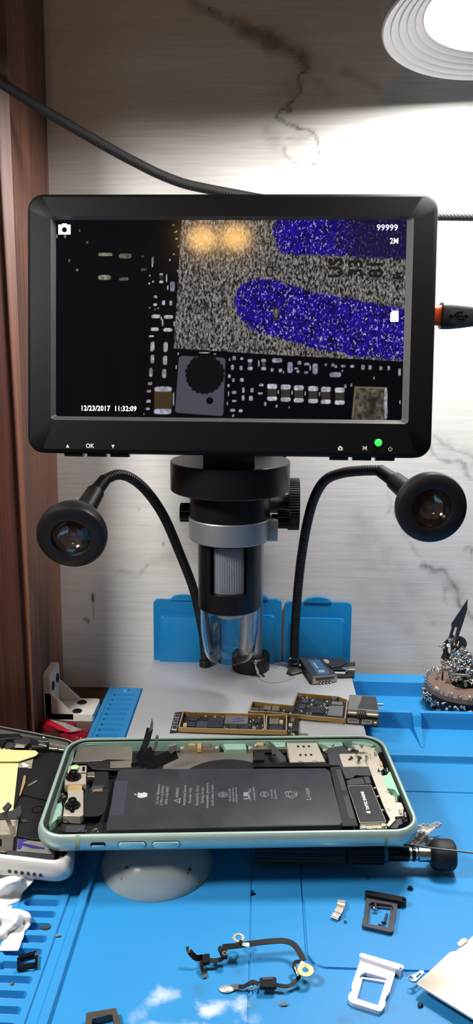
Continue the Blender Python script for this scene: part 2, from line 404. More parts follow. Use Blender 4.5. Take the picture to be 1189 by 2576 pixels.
SLOTS = [425.8 - 6.03 * k for k in range(46)]
def mat_height(x, y):
    h = np.full_like(x, MZ)
    up = lambda x0, x1, y0, y1, z, w=.7: np.minimum(sstep(-w / 2, w / 2, np.minimum(np.minimum(x - x0, x1 - x), np.minimum(y - y0, y1 - y))), 1) 
    def setz(m_, z):
        nonlocal h
        h = h * (1 - m_) + z * m_
    setz(up(-400, -72.2, 0, 436, 0), 5.)                      # the slotted strip on the left
    setz(up(-400, -89.6, 0, 436, 0, 1.2), 5.7)                # its raised outer edge
    setz(up(-68.3, -64.6, 0, 436, 0, 1.0), 5.8)               # rib beside it
    for ys in SLOTS:                                          # slots with round ends
        d = np.hypot(np.maximum(np.maximum(-86.4 - x, x + 76.3), 0), y - ys)
        setz(1 - sstep(1.05, 1.75, d), 2.4)
    d = np.hypot(x + 81.5, y - 431.5); setz(1 - sstep(1.7, 2.3, d), 6.2)   # button in the corner
    setz(up(53.6, 900, 359.5, 440, 0, 1.4) * 1., 8.)           # step up to the compartments
    setz(up(53.6, 900, 387.5, 440, 0, .8), 17.)                # front wall of the back tray
    setz(up(53.6, 900, 391.2, 440, 0, .8), 8.5)                # floor of the back tray
    setz(up(53.6, 900, 425.2, 440, 0, .8), 17.)                # back rim
    # shallow seams in the main floor
    g = lambda d_, w=.38: 1 - sstep(w * .4, w, np.abs(d_))
    setz(g(x + 2.4) * (y < 330), MZ - .45)
    q = np.maximum(np.abs(x - 77.5) - 60 + 7, 0), np.maximum(np.abs(y - 279.5) - 54 + 7, 0)
    sd = np.hypot(*q) - 7 + np.minimum(np.maximum(np.abs(x - 77.5) - 60 + 7, np.abs(y - 279.5) - 54 + 7), 0)
    setz(g(sd, .5), MZ - .7)
    # the rim of the whole mat falls away to the desk
    e = np.minimum(x + 93.2, 438.2 - y); h = h * sstep(-.2, 1.2, e) + .3 * (1 - sstep(-.2, 1.2, e))
    return h
def build_mat():
    def lines(a, b_, step, fine):
        v = list(np.arange(a, b_, step)) + [b_]
        for c, w, st in fine: v += list(np.arange(c - w, c + w + 1e-6, st))
        v = np.unique(np.round(v, 3)); k = [v[0]]
        for q in v[1:]:
            if q - k[-1] > .11: k.append(q)
        return np.array(k)
    X = lines(-94, 230, 2.2, [(-93, 1.6, .3), (-89.6, .9, .3), (-81.5, 2.6, .4), (-86.5, 2.2, .4), (-76.3, 2.2, .35), (-72.2, .6, .2), (-68.3, .8, .25), (-64.6, .8, .25), (-2.4, .5, .15), (17.5, .7, .15), (21.5, 4, .4), (53.6, 1, .25), (137.5, 1, .3)])
    Yv = lines(150, 439, 2.2, [(437.5, 1.6, .3), (431.5, 2.4, .4), (425.2, .6, .2), (391.2, .6, .2), (387.5, .6, .2), (359.5, .9, .25), (333.5, .7, .15), (225.5, .7, .15), (229.5, 4, .4)] + [(ys, 1.85, .3) for ys in SLOTS if ys > 155])
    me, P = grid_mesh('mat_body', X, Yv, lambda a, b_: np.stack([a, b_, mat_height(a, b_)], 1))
    px, py = proj(P)
    shine = np.zeros(len(P)); dirt = np.zeros(len(P))
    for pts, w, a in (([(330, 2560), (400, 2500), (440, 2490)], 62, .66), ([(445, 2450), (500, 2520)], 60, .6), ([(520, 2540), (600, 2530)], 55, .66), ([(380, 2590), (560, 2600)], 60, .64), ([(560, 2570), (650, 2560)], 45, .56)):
        d, t = seg_dist(px, py, pts); shine = np.maximum(shine, a * np.exp(-(d / w) ** 2))  # lamp reflection painted as white patches
    for (x, y), w, a in (((915, 2538), 22, .8), ((710, 2525), 14, .8), ((635, 2530), 14, .7), ((600, 2445), 10, .5), ((1000, 1985), 60, .15), ((500, 2490), 14, .8), ((865, 2568), 16, .8), ((985, 2540), 9, .6)):
        d = np.hypot(px - x, py - y); dirt = np.maximum(dirt, a * np.exp(-(d / w) ** 2))
    attr(me, 'shine_grime', np.stack([shine, dirt, np.zeros(len(P)), np.ones(len(P))], 1))
    bm = bmesh.new(); bm.from_mesh(me)
    rim = [e for e in bm.edges if e.is_boundary]
    r = bmesh.ops.extrude_edge_only(bm, edges=rim)
    for v in r['geom']:
        if isinstance(v, bmesh.types.BMVert): v.co.z = .1 * S
    for f in bm.faces: f.smooth = True
    bmesh.ops.recalc_face_normals(bm, faces=bm.faces)
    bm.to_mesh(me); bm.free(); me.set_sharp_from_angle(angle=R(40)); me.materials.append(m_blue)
    root = empty('repair_mat', 'blue silicone repair mat with slots and tray compartments covering the desk', 'mat', (60, 290, 0))
    o = bpy.data.objects.new('mat_body', me); COL.objects.link(o); o.parent = root; LM[o.name] = LM[root.name]
    me.transform(LM[root.name].inverted().to_3x3().to_4x4() @ Matrix.Translation(-LM[root.name].translation * S))
    # wedge shaped divider between two compartments
    b_ = MB(); x0, x1 = 66.2, 70.4
    d1 = at(1046, 1800, Y=387.5); w = 2.3; cx = d1.x
    b_.loft([[(cx - w, 389, 7.6), (cx + w, 389, 7.6), (cx + w, 389, 17.4), (cx - w, 389, 17.4)], [(cx - w, 385.6, 7.6), (cx + w, 385.6, 7.6), (cx + w, 385.6, 16.6), (cx - w, 385.6, 16.6)],
             [(cx - w + .3, 382, 7.6), (cx + w - .3, 382, 7.6), (cx + w - .3, 382, 11.6), (cx - w + .3, 382, 11.6)], [(cx - .8, 367, 7.6), (cx + .8, 367, 7.6), (cx + .8, 367, 8.3), (cx - .8, 367, 8.3)]], cap0=True, cap1=True)
    b_.build('divider', m_blue2, root)
build_mat()

# the three square lids standing against the wall behind the base
def lid(x0, x1, ytop, tabx, name_lab):
    pa, pb = at(x0, ytop, Y=441), at(x1, ytop, Y=441)
    w = pb.x - pa.x; h = pa.z - 9; cx = (pa.x + pb.x) / 2
    M = frame((cx, 438.6, 9.), (0, -1, .03)); M = M @ Matrix.Rotation(0, 4, 'Z')
    M = frame((cx, 441.2, 9.), (0, -1, .06), (1, 0, 0))       # local x right, y up, z towards the room
    root = empty('silicone_lid', name_lab, 'lid', M=M, group='blue lids against the wall')
    b_ = MB(); b_.prism(rpoly([(-w / 2, 0), (w / 2, 0), (w / 2, h), (-w / 2, h)], 3), -1.2, .8, bev=.5)
    b_.build('plate', m_blue2, root, world=False)
    b_ = MB(); b_.prism(rpoly([(-w / 2 + 4, 3), (w / 2 - 4, 3), (w / 2 - 4, h - 9.5), (-w / 2 + 4, h - 9.5)], 2.6), .7, 3.2, bev=.8)
    b_.build('raised_panel', m_blue2, root, world=False)
    tx = at(tabx, ytop, Y=441).x - cx
    b_ = MB(); b_.prism([(tx + 8.2 * math.cos(R(a)), h - .5 + 3.6 * math.sin(R(a)) ** .8) for a in range(0, 181, 12)], -1.1, 1.6, bev=.6)
    b_.build('pull_tab', m_blue2, root, world=False)
lid(384, 549, 1511, 461, 'blue square lid leaning on the wall, left of the clear lens cone')
lid(553, 709, 1509, 640, 'blue square lid leaning on the wall directly behind the clear lens cone')
lid(716, 886, 1517, 800, 'blue square lid leaning on the wall behind the right gooseneck')
# ================================================================== the round lamp at the top right
m_white = mat('white_plastic', (214, 214, 212), .4, var=.03)
m_glow = mat('lamp_diffuser', (255, 250, 244), .5, var=.0, emit=4.)
m_black = mat('black_plastic', (20, 20, 22), .42, var=.25, scale=900)
m_blackm = mat('black_satin_metal', (14, 14, 17), .36, var=.2, scale=500, spec=.45)
m_rubber = mat('black_rubber', (24, 24, 26), .6, var=.3, scale=1200, bump=.1)
m_steel = mat('bright_steel', (200, 198, 194), .25, 1., var=.08, scale=400, rvar=.1)
m_silver = mat('brushed_silver', (176, 178, 184), .38, .85, var=.06, scale=900, rvar=.08)
LC = Vector((105, 369, 346.)); LN = Vector((.038, -.122, -1)).normalized()
LM_ = frame(LC, LN)
lamp = empty('ring_lamp', 'round white ridged lamp shining down from above at the top right', 'lamp', M=LM_)
prof = [(20, -34), (40, -33), (54, -24), (57.3, -14), (57.3, -.6), (56.6, 0)]
r, z = 56.6, 0.
for k in range(5):
    prof += [(r - .55, z - .1), (r - 3.0, z - 1.3), (r - 3.45, z - 1.0)]; r -= 3.45; z -= 1.0
prof += [(39.2, -6.2), (39.0, -8)]
b_ = MB(); b_.lathe(prof, n=96, cap0=True, cap1=False); b_.build('ridged_housing', mat('grey_white_enamel', (186, 186, 188), .4, var=.03), lamp, world=False, angle=25)
b_ = MB(); b_.lathe([(39.1, -7.2), (30, -6.4), (18, -5.8), (.5, -5.5)], n=64, cap0=False); b_.build('diffuser', m_glow, lamp, world=False)
b_ = MB(); b_.tube(spline([LC + Vector((2, 6, 33)), LC + Vector((6, 20, 62)), LC + Vector((12, 48, 95)), LC + Vector((14, 75, 110))]), 5., 12)
b_.build('arm', m_white, lamp)
def lamp_lights(C, N_, e_spot, e_area):
    sp = bpy.data.lights.new('lamp_light', 'SPOT'); so = bpy.data.objects.new('lamp_light', sp); COL.objects.link(so)
    sp.energy = e_spot; sp.spot_size = math.pi; sp.spot_blend = .16; sp.shadow_soft_size = .045; sp.color = (1., .97, .94)
    so.matrix_world = mm(frame(C + N_ * 4, -N_))
    ar = bpy.data.lights.new('lamp_panel', 'AREA'); ao = bpy.data.objects.new('lamp_panel', ar); COL.objects.link(ao)
    ar.shape = 'DISK'; ar.size = .076; ar.energy = e_area; ar.color = (1., .97, .94)
    ao.matrix_world = mm(frame(C + N_ * 1.2, -N_))
lamp_lights(LC, LN, 3.3, .75)
# its twin hangs nearer the room, above the frame, on the left
LC2 = Vector((-245, 185, 350)); LN2 = Vector((.02, -.055, -1)).normalized()
lamp2 = dup(lamp, frame(LC2, LN2), 'second round white lamp hanging off to the left, out of the picture')
b_ = MB(); b_.cyl(LC2 + Vector((15, 75, 108)), (LC2.x + 15, LC2.y + 75, 2400), 5, n=12); b_.build('hanging_rod', m_white, lamp2)
lamp_lights(LC2, LN2, 7.6, .5)

# ================================================================== digital microscope on its metal base
scope = empty('digital_microscope', 'black digital microscope with tilted monitor on a grey metal base', 'microscope', (-6, 378, 5))
m_plate = mat('grey_cast_plate', (184, 186, 189), .5, .35, var=.05, scale=1600, bump=.12, bscale=5000, rvar=.1)
b_ = MB(); b_.prism(rrect(-66, 312, 53, 443, 2), 9.6, 21, bev=.8); b_.build('base_plate', m_plate, scope)
b_ = MB()
for x, y in ((-58, 322), (45, 322), (-58, 433), (45, 433)): b_ = MB(); b_.cyl((x, y, 4.05), (x, y, 9.8), 5); b_.build('rubber_foot', m_rubber, scope)
# post and its foot ring
PO = Vector((-6, 433, 0))
b_ = MB(); b_.cyl(PO + Vector((0, 0, 21)), PO + Vector((0, 0, 236)), 6.7, n=32); b_.build('post', m_silver, scope)
b_ = MB(); b_.lathe([(11.2, 21), (11.2, 29.4), (10.4, 30.2), (7.6, 30.2), (7, 29)], Matrix.Translation(PO), 40, False, False); b_.build('post_ring', m_blackm, scope)
b_ = MB(); b_.tube(spline([(-3.2, 421.4, 29), (-2.4, 420.6, 26), (-1.6, 421, 22.6), (-.6, 419.6, 21.4)]), .9, 8); b_.ball((-3.2, 421.8, 29.6), 1.3, 8)
b_.build('clamp_lever', m_steel, scope)
# sleeve sliding on the post, with the focus knob on its side
TB = Vector((-16.9, 385, 0))
b_ = MB(); b_.cyl((-6, 433, 128), (-6, 433, 168), 10.4, n=32, bev=.6); b_.box((-9, 416, 148), (20, 26, 24), bev=1.5); b_.box((4, 424, 150), (16, 12, 12), bev=1)
b_.build('focus_carriage', m_blackm, scope)
kc = at(738, 1268, Y=419)
def knurl(n_, r0, r1, z0, z1, M, mb):
    pts = []
    for i in range(n_ * 4):
        a = 2 * math.pi * i / (n_ * 4); q = (r1, r1, r0, r0)[i % 4]
        pts.append((q * math.cos(a), q * math.sin(a)))
    mb.prism(pts, z0, z1, M, bev=.25, seg=1)
b_ = MB(); knurl(60, 13.9, 14.4, -3, 3, frame(kc, (1, 0, 0), (0, 0, 1)), b_); b_.lathe([(12.4, 3), (12.2, 3.5), (11, 3.6), (.1, 3.2)], frame(kc, (1, 0, 0)), 40, False)
b_.cyl(kc - Vector((16, 0, 0)), kc - Vector((2, 0, 0)), 5.2)
b_.build('focus_knob', m_black, scope, angle=30)
# holder ring clamped round the tube
TZ = lambda y, Y=385: at(578, y, Y=Y).z
zr0, zr1 = TZ(1352), TZ(1298)
T = Matrix.Translation(TB)
b_ = MB(); b_.lathe([(17, zr0), (20.6, zr0), (21, zr0 + .5), (21, zr1 - .5), (20.6, zr1), (17, zr1)], T, 64, False, False)
b_.box((TB.x + 22, 384, (zr0 + zr1) / 2), (5, 12, zr1 - zr0), bev=.8); b_.box((TB.x, 404, (zr0 + zr1) / 2), (14, 12, (zr1 - zr0)), bev=.8)
ring = b_.build('holder_ring', mat('sandblasted_aluminium', (172, 172, 178), .42, .8, var=.05, scale=2500, bump=.15, bscale=6000), scope, angle=30)
for x0, x1, y in ((TB.x + 24.2, TB.x + 30.5, 384), (TB.x - 20.5, TB.x - 26, 391)):
    zc = TZ(1302) if x0 > TB.x else TZ(1297)
    b_ = MB(); M = frame((x0, y, zc), (1 if x1 > x0 else -1, 0, 0), (0, 0, 1)); knurl(22, 4.55, 5.0, 0, abs(x1 - x0), M, b_)
    b_.cyl((x0 - (3 if x1 > x0 else -3), y, zc), (x0, y, zc), 2.4)
    b_.build('thumb_screw', mat('glossy_black', (12, 12, 14), .18, .2, var=.1), scope, angle=25)
# upper body and round collar under the monitor
z_t, z_b = TZ(1168), TZ(1240)
b_ = MB(); b_.lathe([(20.5, zr1 - 6), (20.5, z_b + 1)], T, 64); b_.build('upper_body', m_blackm, scope)
cz1 = at(577, 1183, Y=355).z; cz0 = at(577, 1262, Y=355).z
rc = 30.1
b_ = MB(); b_.lathe([(rc - .6, cz0), (rc, cz0 + .6), (rc, cz1 - .4), (rc - .4, cz1), (.1, cz1)], T, 96, True, False); b_.build('collar', m_blackm, scope, angle=30)
# black tube with a window on the ribbed focusing ring
zt0, zt1 = TZ(1524), zr0 + 2
zw0, zw1 = TZ(1476), TZ(1360)
rt = 16.3
b_ = MB()
b_.lathe([(rt - .5, zt0), (rt, zt0 + .5), (rt, zw0), (rt - 2.6, zw0 + .3)], T, 72, True, False)
b_.lathe([(rt - 2.6, zw0), (rt, zw0), (rt, zt1 + 4), (rt - 2.6, zt1 + 4), (rt - 2.6, zw0)], T, 60, False, False, -90 + 34, 270 - 34)
b_.lathe([(rt - 2.6, zw1 - .3), (rt, zw1), (rt, zt1 + 4)], T, 72, False, True)
tube = b_.build('microscope_tube', m_blackm, scope, angle=30)
b_ = MB(); pts = []
for i in range(96 * 4):
    a = 2 * math.pi * i / 384; q = (13.5, 13.5, 12.9, 12.9)[i % 4]; pts.append((TB.x + q * math.cos(a), TB.y + q * math.sin(a)))
b_.prism(pts, zw0 - 1, zw1 + 1); b_.build('ribbed_focus_ring', mat('ribbed_grey_ring', (170, 175, 186), .35, .3, var=.05), scope, angle=20)
# clear cone at the bottom, with the small objective inside
m_clear, nt, b = nt_new('clear_acrylic')
b.inputs['Base Color'].default_value = (.97, .985, 1, 1); b.inputs['Transmission Weight'].default_value = 1.; b.inputs['Roughness'].default_value = .02; b.inputs['IOR'].default_value = 1.3
no = N(nt, 'ShaderNodeTexNoise', i_Scale=260.); bp = N(nt, 'ShaderNodeBump', i_Strength=.08, i_Distance=.0004); tc = N(nt, 'ShaderNodeTexCoord'); mp = N(nt, 'ShaderNodeMapping'); mp.inputs['Scale'].default_value = (1, 1, .12)
nt.links.new(tc.outputs['Object'], mp.inputs[0]); nt.links.new(mp.outputs[0], no.inputs['Vector']); nt.links.new(no.outputs['Fac'], bp.inputs['Height']); nt.links.new(bp.outputs[0], b.inputs['Normal'])
zc1, zc0 = zt0 + 1.5, TZ(1650)
b_ = MB(); b_.lathe([(15.5, zc1), (15.5, zc1 - 1.5), (15.0, zc0 + 14), (13.6, zc0 + 4), (12.4, zc0 + 1), (11.8, zc0), (11.1, zc0 + .2), (11.6, zc0 + 1.4), (12.7, zc0 + 4.4), (14.1, zc0 + 14), (14.6, zc1 - 1.5), (14.6, zc1)], T, 72, False, False)
b_.build('clear_cone', m_clear, scope, angle=40)
b_ = MB(); b_.lathe([(10.5, zt0 + 1), (10.5, zt0 - 1.6), (7.4, zt0 - 2.4), (6.6, zt0 - 5.2), (4.2, zt0 - 5.4), (3.4, zt0 - 4.6), (.1, zt0 - 4.2)], T, 40, False); b_.build('objective_lens', mat('frosted_lens', (196, 205, 214), .2, .1, var=.05), scope)
# stem between collar and monitor
MO = at(584, 815, z=345.)
MN = Vector((-.011, -math.cos(R(9.4)), math.sin(R(9.4))))
MM = frame(MO, MN, (1, -.011, 0))
q = lambda x, y: on_plane(x, y, MM)
xl, xr, yt, yb = q(66.5, 812).x, q(1095.5, 812).x, q(585, 484.5).y, q(585, 1145.5).y
sx0, sx1 = q(511, 1160).x, q(642, 1160).x
b_ = MB(); b_.box(((at(511, 1160, Y=364).x + at(642, 1160, Y=364).x) / 2, 368, cz1 + 7), (at(642, 1160, Y=360).x - at(511, 1160, Y=360).x, 16, 16), bev=.6); b_.build('monitor_stem', m_black, scope)

# ---------------------------------------------------------------- monitor
def off(d, z): return [(p[0], p[1], z) for p in rrect(xl + d, yb + d, xr - d, yt - d, 7.2 - d * .6, 8)]
ox0, oy1 = q(127.5, 543).x, q(580, 543.5).y; ox1, oy0 = q(1034, 800).x, q(580, 1061.5).y
ix0, iy1 = q(139, 550).x, q(580, 551).y; ix1, iy0 = q(1016.5, 800).x, q(580, 1049.5).y
b_ = MB()
lo = lambda L_: [tuple(MM @ Vector(p)) for p in L_]
b_.loft([lo(off(3, -17)), lo(off(.8, -15.8)), lo(off(0, -14)), lo(off(0, -2.2)), lo(off(.5, -.8)), lo(off(1.8, 0)), lo([(p[0], p[1], 0) for p in rrect(ox0, oy0, ox1, oy1, 1.8, 8)])], cap0=True)
b_.m(1).loft([lo([(p[0], p[1], 0) for p in rrect(ox0, oy0, ox1, oy1, 1.8, 8)]), lo([(p[0], p[1], -2.5) for p in rrect(ix0 - .2, iy0 - .2, ix1 + .2, iy1 + .2, 1.0, 8)])])
bmesh.ops.remove_doubles(b_.bm, verts=b_.bm.verts, dist=1e-4)
m_bezel = mat('black_monitor_plastic', (10, 10, 12), .5, var=.2, scale=1500, bump=.05, spec=.15)
monitor = b_.build('monitor', [m_bezel, mat('lightened_surround', (64, 63, 62), .5, .0, var=.08)], scope, angle=30)  # chamfer is black plastic too; the light it catches is put into the grey
monitor['label'] = 'black monitor frame with rounded corners'

def build_screen():
    x0, x1, y0, y1 = ix0 - .4, ix1 + .4, iy0 - .4, iy1 + .4
    X = np.linspace(x0, x1, 560); Yv = np.linspace(y0, y1, 324)
    A = np.array(MM)
    me, P = grid_mesh('screen', X, Yv, lambda a, c: np.stack([a, c, np.full_like(a, -2.35)], 1) @ A[:3, :3].T + A[:3, 3])
    px, py = proj(P); n = len(P)
    col = np.zeros((n, 3)); spk = np.zeros(n); blu = np.zeros(n)
    def inpoly(pts, soft=1.2, wob=0):
        x, y = px, py
        if wob: x = px + (vnoise(px / 6, py / 6, 31) - .5) * wob; y = py + (vnoise(px / 6, py / 6, 32) - .5) * wob
        ins = np.zeros(n, bool); k = len(pts)
        for i in range(k):
            (ax, ay), (bx, by) = pts[i], pts[(i + 1) % k]
            c = ((ay > y) != (by > y)) & (x < (bx - ax) * (y - ay) / (by - ay + 1e-9) + ax); ins ^= c
        d, _ = seg_dist(x, y, list(pts) + [pts[0]])
        return sstep(-soft, soft, np.where(ins, d, -d))
    def paint(m_, c):
        nonlocal col
        col = col * (1 - m_[:, None]) + np.array(lin(c))[None, :] * m_[:, None]
    col[:] = np.array(lin((3, 3, 8)))
    for xx, w, c in ((225, 40, (9, 6, 8)), (320, 26, (11, 7, 8)), (410, 46, (13, 8, 9))): paint(np.exp(-((px - xx) / w) ** 2) * sstep(560, 640, py) * .8, c)  # dim reddish bands: reflections partly painted into the dark picture
    # the speckled plate and its blue areas
    spk = inpoly([(459.5, 520), (1040, 520), (1040, 911), (1010, 909), (700, 893), (437, 876)], 1.)
    b1 = inpoly([(692, 520), (686, 580), (694, 615), (708, 638), (750, 642), (840, 643), (920, 647), (1040, 655), (1040, 520)], 2.5, 9)
    b2 = inpoly(rpoly([(588, 762), (598, 722), (640, 698), (690, 706), (800, 737), (1040, 782), (1040, 912), (1005, 906), (900, 897), (800, 880), (700, 852), (640, 832), (600, 800)], 30), 2.5, 9)
    blu = np.maximum(b1, b2)
    dark = np.maximum(b1 * sstep(790, 930, px) * .88, 0); 
    col *= (1 - spk)[:, None]
    # parts of the board round it
    def blob(x, y, rx, ry, c=.62, tint=(1, 1, 1.14)):
        w = 1 - sstep(.72, 1.12, np.sqrt(((px - x) / rx) ** 4 + ((py - y) / ry) ** 4)); 
        v = c * (.72 + .5 * vnoise(px / 5, py / 7, 21)); nonlocal col
        col = col * (1 - w[:, None]) + (v ** 2.2)[:, None] * np.array(tint)[None, :] * w[:, None]
    def rect(x0_, y0_, x1_, y1_, c): paint(inpoly([(x0_, y0_), (x1_, y0_), (x1_, y1_), (x0_, y1_)], 1.), c)
    sc = .3028
    rect(360 + sc * 138, 530 + sc * 535, 360 + sc * 166, 530 + sc * 590, (52, 44, 38))
    for x, y, rx, ry in ((275, 172, 8, 5), (275, 235, 9, 4), (295, 297, 4, 6), (255, 360, 10, 4), (75, 430, 6, 40), (150, 530, 15, 8), (150, 592, 17, 9), (195, 560, 6, 32), (205, 640, 5, 20), (55, 540, 6, 7), (82, 590, 6, 9), (50, 605, 6, 7), (102, 716, 15, 10), (100, 780, 15, 10), (170, 765, 13, 20), (230, 768, 11, 20), (55, 808, 5, 5), (125, 812, 7, 7), (97, 820, 5, 5), (105, 878, 36, 15), (210, 882, 38, 15), (95, 985, 34, 14), (205, 990, 38, 14), (150, 895, 4, 15), (162, 930, 4, 30), (258, 940, 5, 20), (68, 1043, 20, 7), (80, 1125, 14, 38), (188, 1130, 17, 38), (285, 500, 5, 12), (222, 410, 4, 10)):
        blob(360 + sc * x, 530 + sc * y, max(1.6, sc * rx), max(1.6, sc * ry), .72)
    blob(360 + sc * 243, 530 + sc * 630, 6, 13, .5, (.95, .9, 1.3))
    sc = .3196
    rect(388, 976, 432, 1038, (72, 56, 34)); blob(410, 979, 22, 6.5, .62); blob(409, 1035, 22, 7, .72, (.9, .92, 1.25))
    for x, y, rx, ry in ((132, 40, 13, 36), (238, 42, 16, 38), (135, 135, 14, 35), (235, 145, 17, 36), (123, 240, 13, 36), (227, 250, 16, 36), (117, 328, 17, 12), (107, 388, 16, 10), (104, 468, 18, 12), (98, 527, 16, 9), (68, 568, 6, 6), (338, 95, 5, 10), (322, 198, 4, 14), (302, 450, 5, 55), (742, 140, 6, 12), (778, 128, 14, 16), (838, 133, 12, 10), (765, 200, 12, 20), (832, 205, 11, 18), (970, 170, 5, 28), (1075, 222, 12, 12), (1140, 225, 14, 14), (740, 270, 9, 16), (772, 300, 10, 16), (838, 300, 14, 14), (733, 345, 9, 12), (990, 340, 18, 10), (983, 405, 18, 9), (850, 380, 9, 22), (918, 380, 12, 18), (778, 398, 18, 12), (778, 465, 18, 9), (848, 440, 10, 22), (910, 445, 16, 20), (765, 538, 20, 12), (830, 543, 16, 12), (770, 580, 8, 10), (625, 97, 10, 4), (545, 85, 45, 4), (735, 410, 5, 20), (725, 485, 5, 14)):
        blob(340 + sc * x, 860 + sc * y, max(1.6, sc * rx), max(1.5, sc * ry), .62)
    for x in (903, 1010): rect(340 + sc * (x - 13), 860 + sc * 148, 340 + sc * (x + 13), 860 + sc * 210, (70, 70, 84)); blob(340 + sc * x, 860 + sc * 147, 6, 4, .7); blob(340 + sc * x, 860 + sc * 210, 6, 4, .7)
    for x0_, y0_, x1_, y1_ in ((75, 128, 155, 165), (195, 158, 238, 245), (392, 170, 435, 255), (528, 238, 618, 278)):
        blob(660 + sc * (x0_ + x1_) / 2, 860 + sc * (y0_ + y1_) / 2, sc * (x1_ - x0_) / 2, sc * (y1_ - y0_) / 2, .56, (.95, .93, 1.25))
    for x, y, rx, ry in ((75, 220, 12, 14), (140, 225, 14, 14), (165, 240, 5, 12), (290, 165, 16, 14), (348, 175, 20, 10), (265, 210, 14, 8), (278, 232, 12, 12), (342, 240, 16, 10), (375, 205, 6, 24), (498, 180, 10, 12), (555, 182, 14, 12), (577, 195, 10, 12), (635, 190, 18, 10), (705, 192, 14, 12), (790, 200, 14, 20), (846, 202, 13, 18), (930, 207, 12, 16), (992, 207, 11, 18), (1078, 238, 10, 30), (628, 228, 6, 6), (875, 285, 4, 12), (650, 350, 10, 16), (1082, 475, 5, 16), (700, 340, 8, 12), (20, 490, 8, 16), (110, 505, 7, 12), (208, 515, 4, 8)):
        blob(660 + sc * x, 860 + sc * y, max(1.6, sc * rx), max(1.5, sc * ry), .56)
    for k, x in enumerate((684, 718, 751, 787, 819, 854)):
        y = 966 + k * 1.9; rect(x - 11, y + 6, x + 11, y + 38, (58, 54, 46)); blob(x, y + 6, 12.5, 6.5, .74); blob(x, y + 37, 12.5, 5.5, .74); 
        if k < 4: blob(x + 16, y + 20, 1.6, 5, .6)
    ic = inpoly(rpoly([(450, 895), (567, 900), (561, 1047), (440, 1038)], 9), 1.); paint(ic, (82, 80, 92)); 
    d, _ = seg_dist(px, py, rpoly([(450, 895), (567, 900), (561, 1047), (440, 1038)], 9) [:1] * 0); paint(np.exp(-(d / 1.6) ** 2) * .8, (150, 148, 158))
    a = np.arctan2(py - 942, px - 515); paint(1 - sstep(-2, 2, np.hypot(px - 515, py - 942) - 49 - 5 * (vnoise(np.cos(a) * 5 + 9, np.sin(a) * 5 + 9, 51) - .5) - 1.2 * np.sin(a * 23)), (13, 12, 15)); paint(1 - sstep(-1, 1, np.hypot(px - 527, py - 1008) - 9), (6, 6, 9))
    mod = inpoly([(893, 974), (972, 976), (966, 1060), (884, 1060)], 1.); v = vnoise(px / 6, py / 6, 40) * vnoise(px / 17, py / 17, 41) * 2
    col = col * (1 - mod[:, None]) + (np.array(lin((40, 36, 32)))[None, :] * (1 - v[:, None]) + np.array(lin((104, 98, 86)))[None, :] * v[:, None]) * mod[:, None]
    blob(970, 1015, 4, 40, .68); d, _ = seg_dist(px, py, [(886, 1050), (893, 974), (968, 976)]); paint(np.exp(-(d / 1.5) ** 2) * .8, (150, 130, 92))
    for x, y, rx, ry, c in ((265, 640, 18, 4.5, .55), (315, 644, 16, 6, .42), (263, 698, 16, 6, .55), (311, 702, 12, 4, .4), (219, 610, 3, 3, .4), (174, 655, 2, 4, .4), (194, 679, 3, 3, .45), (200, 580, 2, 3, .5), (143, 594, 2, 5, .5), (163, 594, 2.5, 5, .5), (359, 645, 4, 3, .3), (362, 678, 8, 3, .32), (385, 655, 2, 10, .45), (436, 566, 3, 2, .5), (440, 585, 3, 2, .5)): blob(x, y, rx, ry, c, (1, .95, .72))
    for x, y, w, h in ((678, 683, 6, 11), (694, 788, 5, 13)):
        paint(1 - sstep(-1, 1, np.maximum(np.abs(px - x) - w - 2, np.abs(py - y) - h - 2)), (14, 13, 14)); blob(x, y, w - .5, h - 1, .42, (1, .95, .8)); k_ = 1 - sstep(-1, 1, np.maximum(np.abs(px - x) - w - 2, np.abs(py - y) - h - 2)); spk = spk * (1 - k_); blu = blu * (1 - k_)
    attr(me, 'picture', np.concatenate([np.clip(col, 0, 1), np.ones((n, 1))], 1)); attr(me, 'areas', np.stack([spk, blu, dark, np.ones(n)], 1))
    me.transform(Matrix.Translation(-LM[scope.name].translation * S))
    m, nt, b = nt_new('lit_screen'); L = nt.links
    a1 = N(nt, 'ShaderNodeAttribute', attribute_name='picture'); a2 = N(nt, 'ShaderNodeAttribute', attribute_name='areas'); sp_ = N(nt, 'ShaderNodeSeparateColor'); L.new(a2.outputs['Color'], sp_.inputs[0])
    tc = N(nt, 'ShaderNodeTexCoord')
    def noise(sc, st, rz, det=2., seed=0.):
        mp = N(nt, 'ShaderNodeMapping'); mp.inputs['Scale'].default_value = st; mp.inputs['Rotation'].default_value = (0, rz, 0); mp.inputs['Location'].default_value = (seed, seed, 0); L.new(tc.outputs['Object'], mp.inputs[0])
        no = N(nt, 'ShaderNodeTexNoise', i_Scale=sc, i_Detail=det, i_Roughness=.6, i_Distortion=.5); L.new(mp.outputs[0], no.inputs['Vector']); return no.outputs['Fac']
    def rng(v, a, b__, lo_=0., hi=1.):
        r_ = N(nt, 'ShaderNodeMapRange'); L.new(v, r_.inputs['Value']); 
        for k_, w in (('From Min', a), ('From Max', b__), ('To Min', lo_), ('To Max', hi)): r_.inputs[k_].default_value = w
        return r_.outputs[0]
    def mx(f, A_, B_, mode='MIX'):
        x = N(nt, 'ShaderNodeMix', data_type='RGBA', blend_type=mode)
        for k_, w in ((0, f), (6, A_), (7, B_)):
            if isinstance(w, (tuple, float)): x.inputs[k_].default_value = w
            else: L.new(w, x.inputs[k_])
        return x.outputs[2]
    g1 = rng(noise(800., (1.5, 1, .75), .45, 3.), .42, .72); g2 = noise(60., (1, 1, 1), 0, 2.)
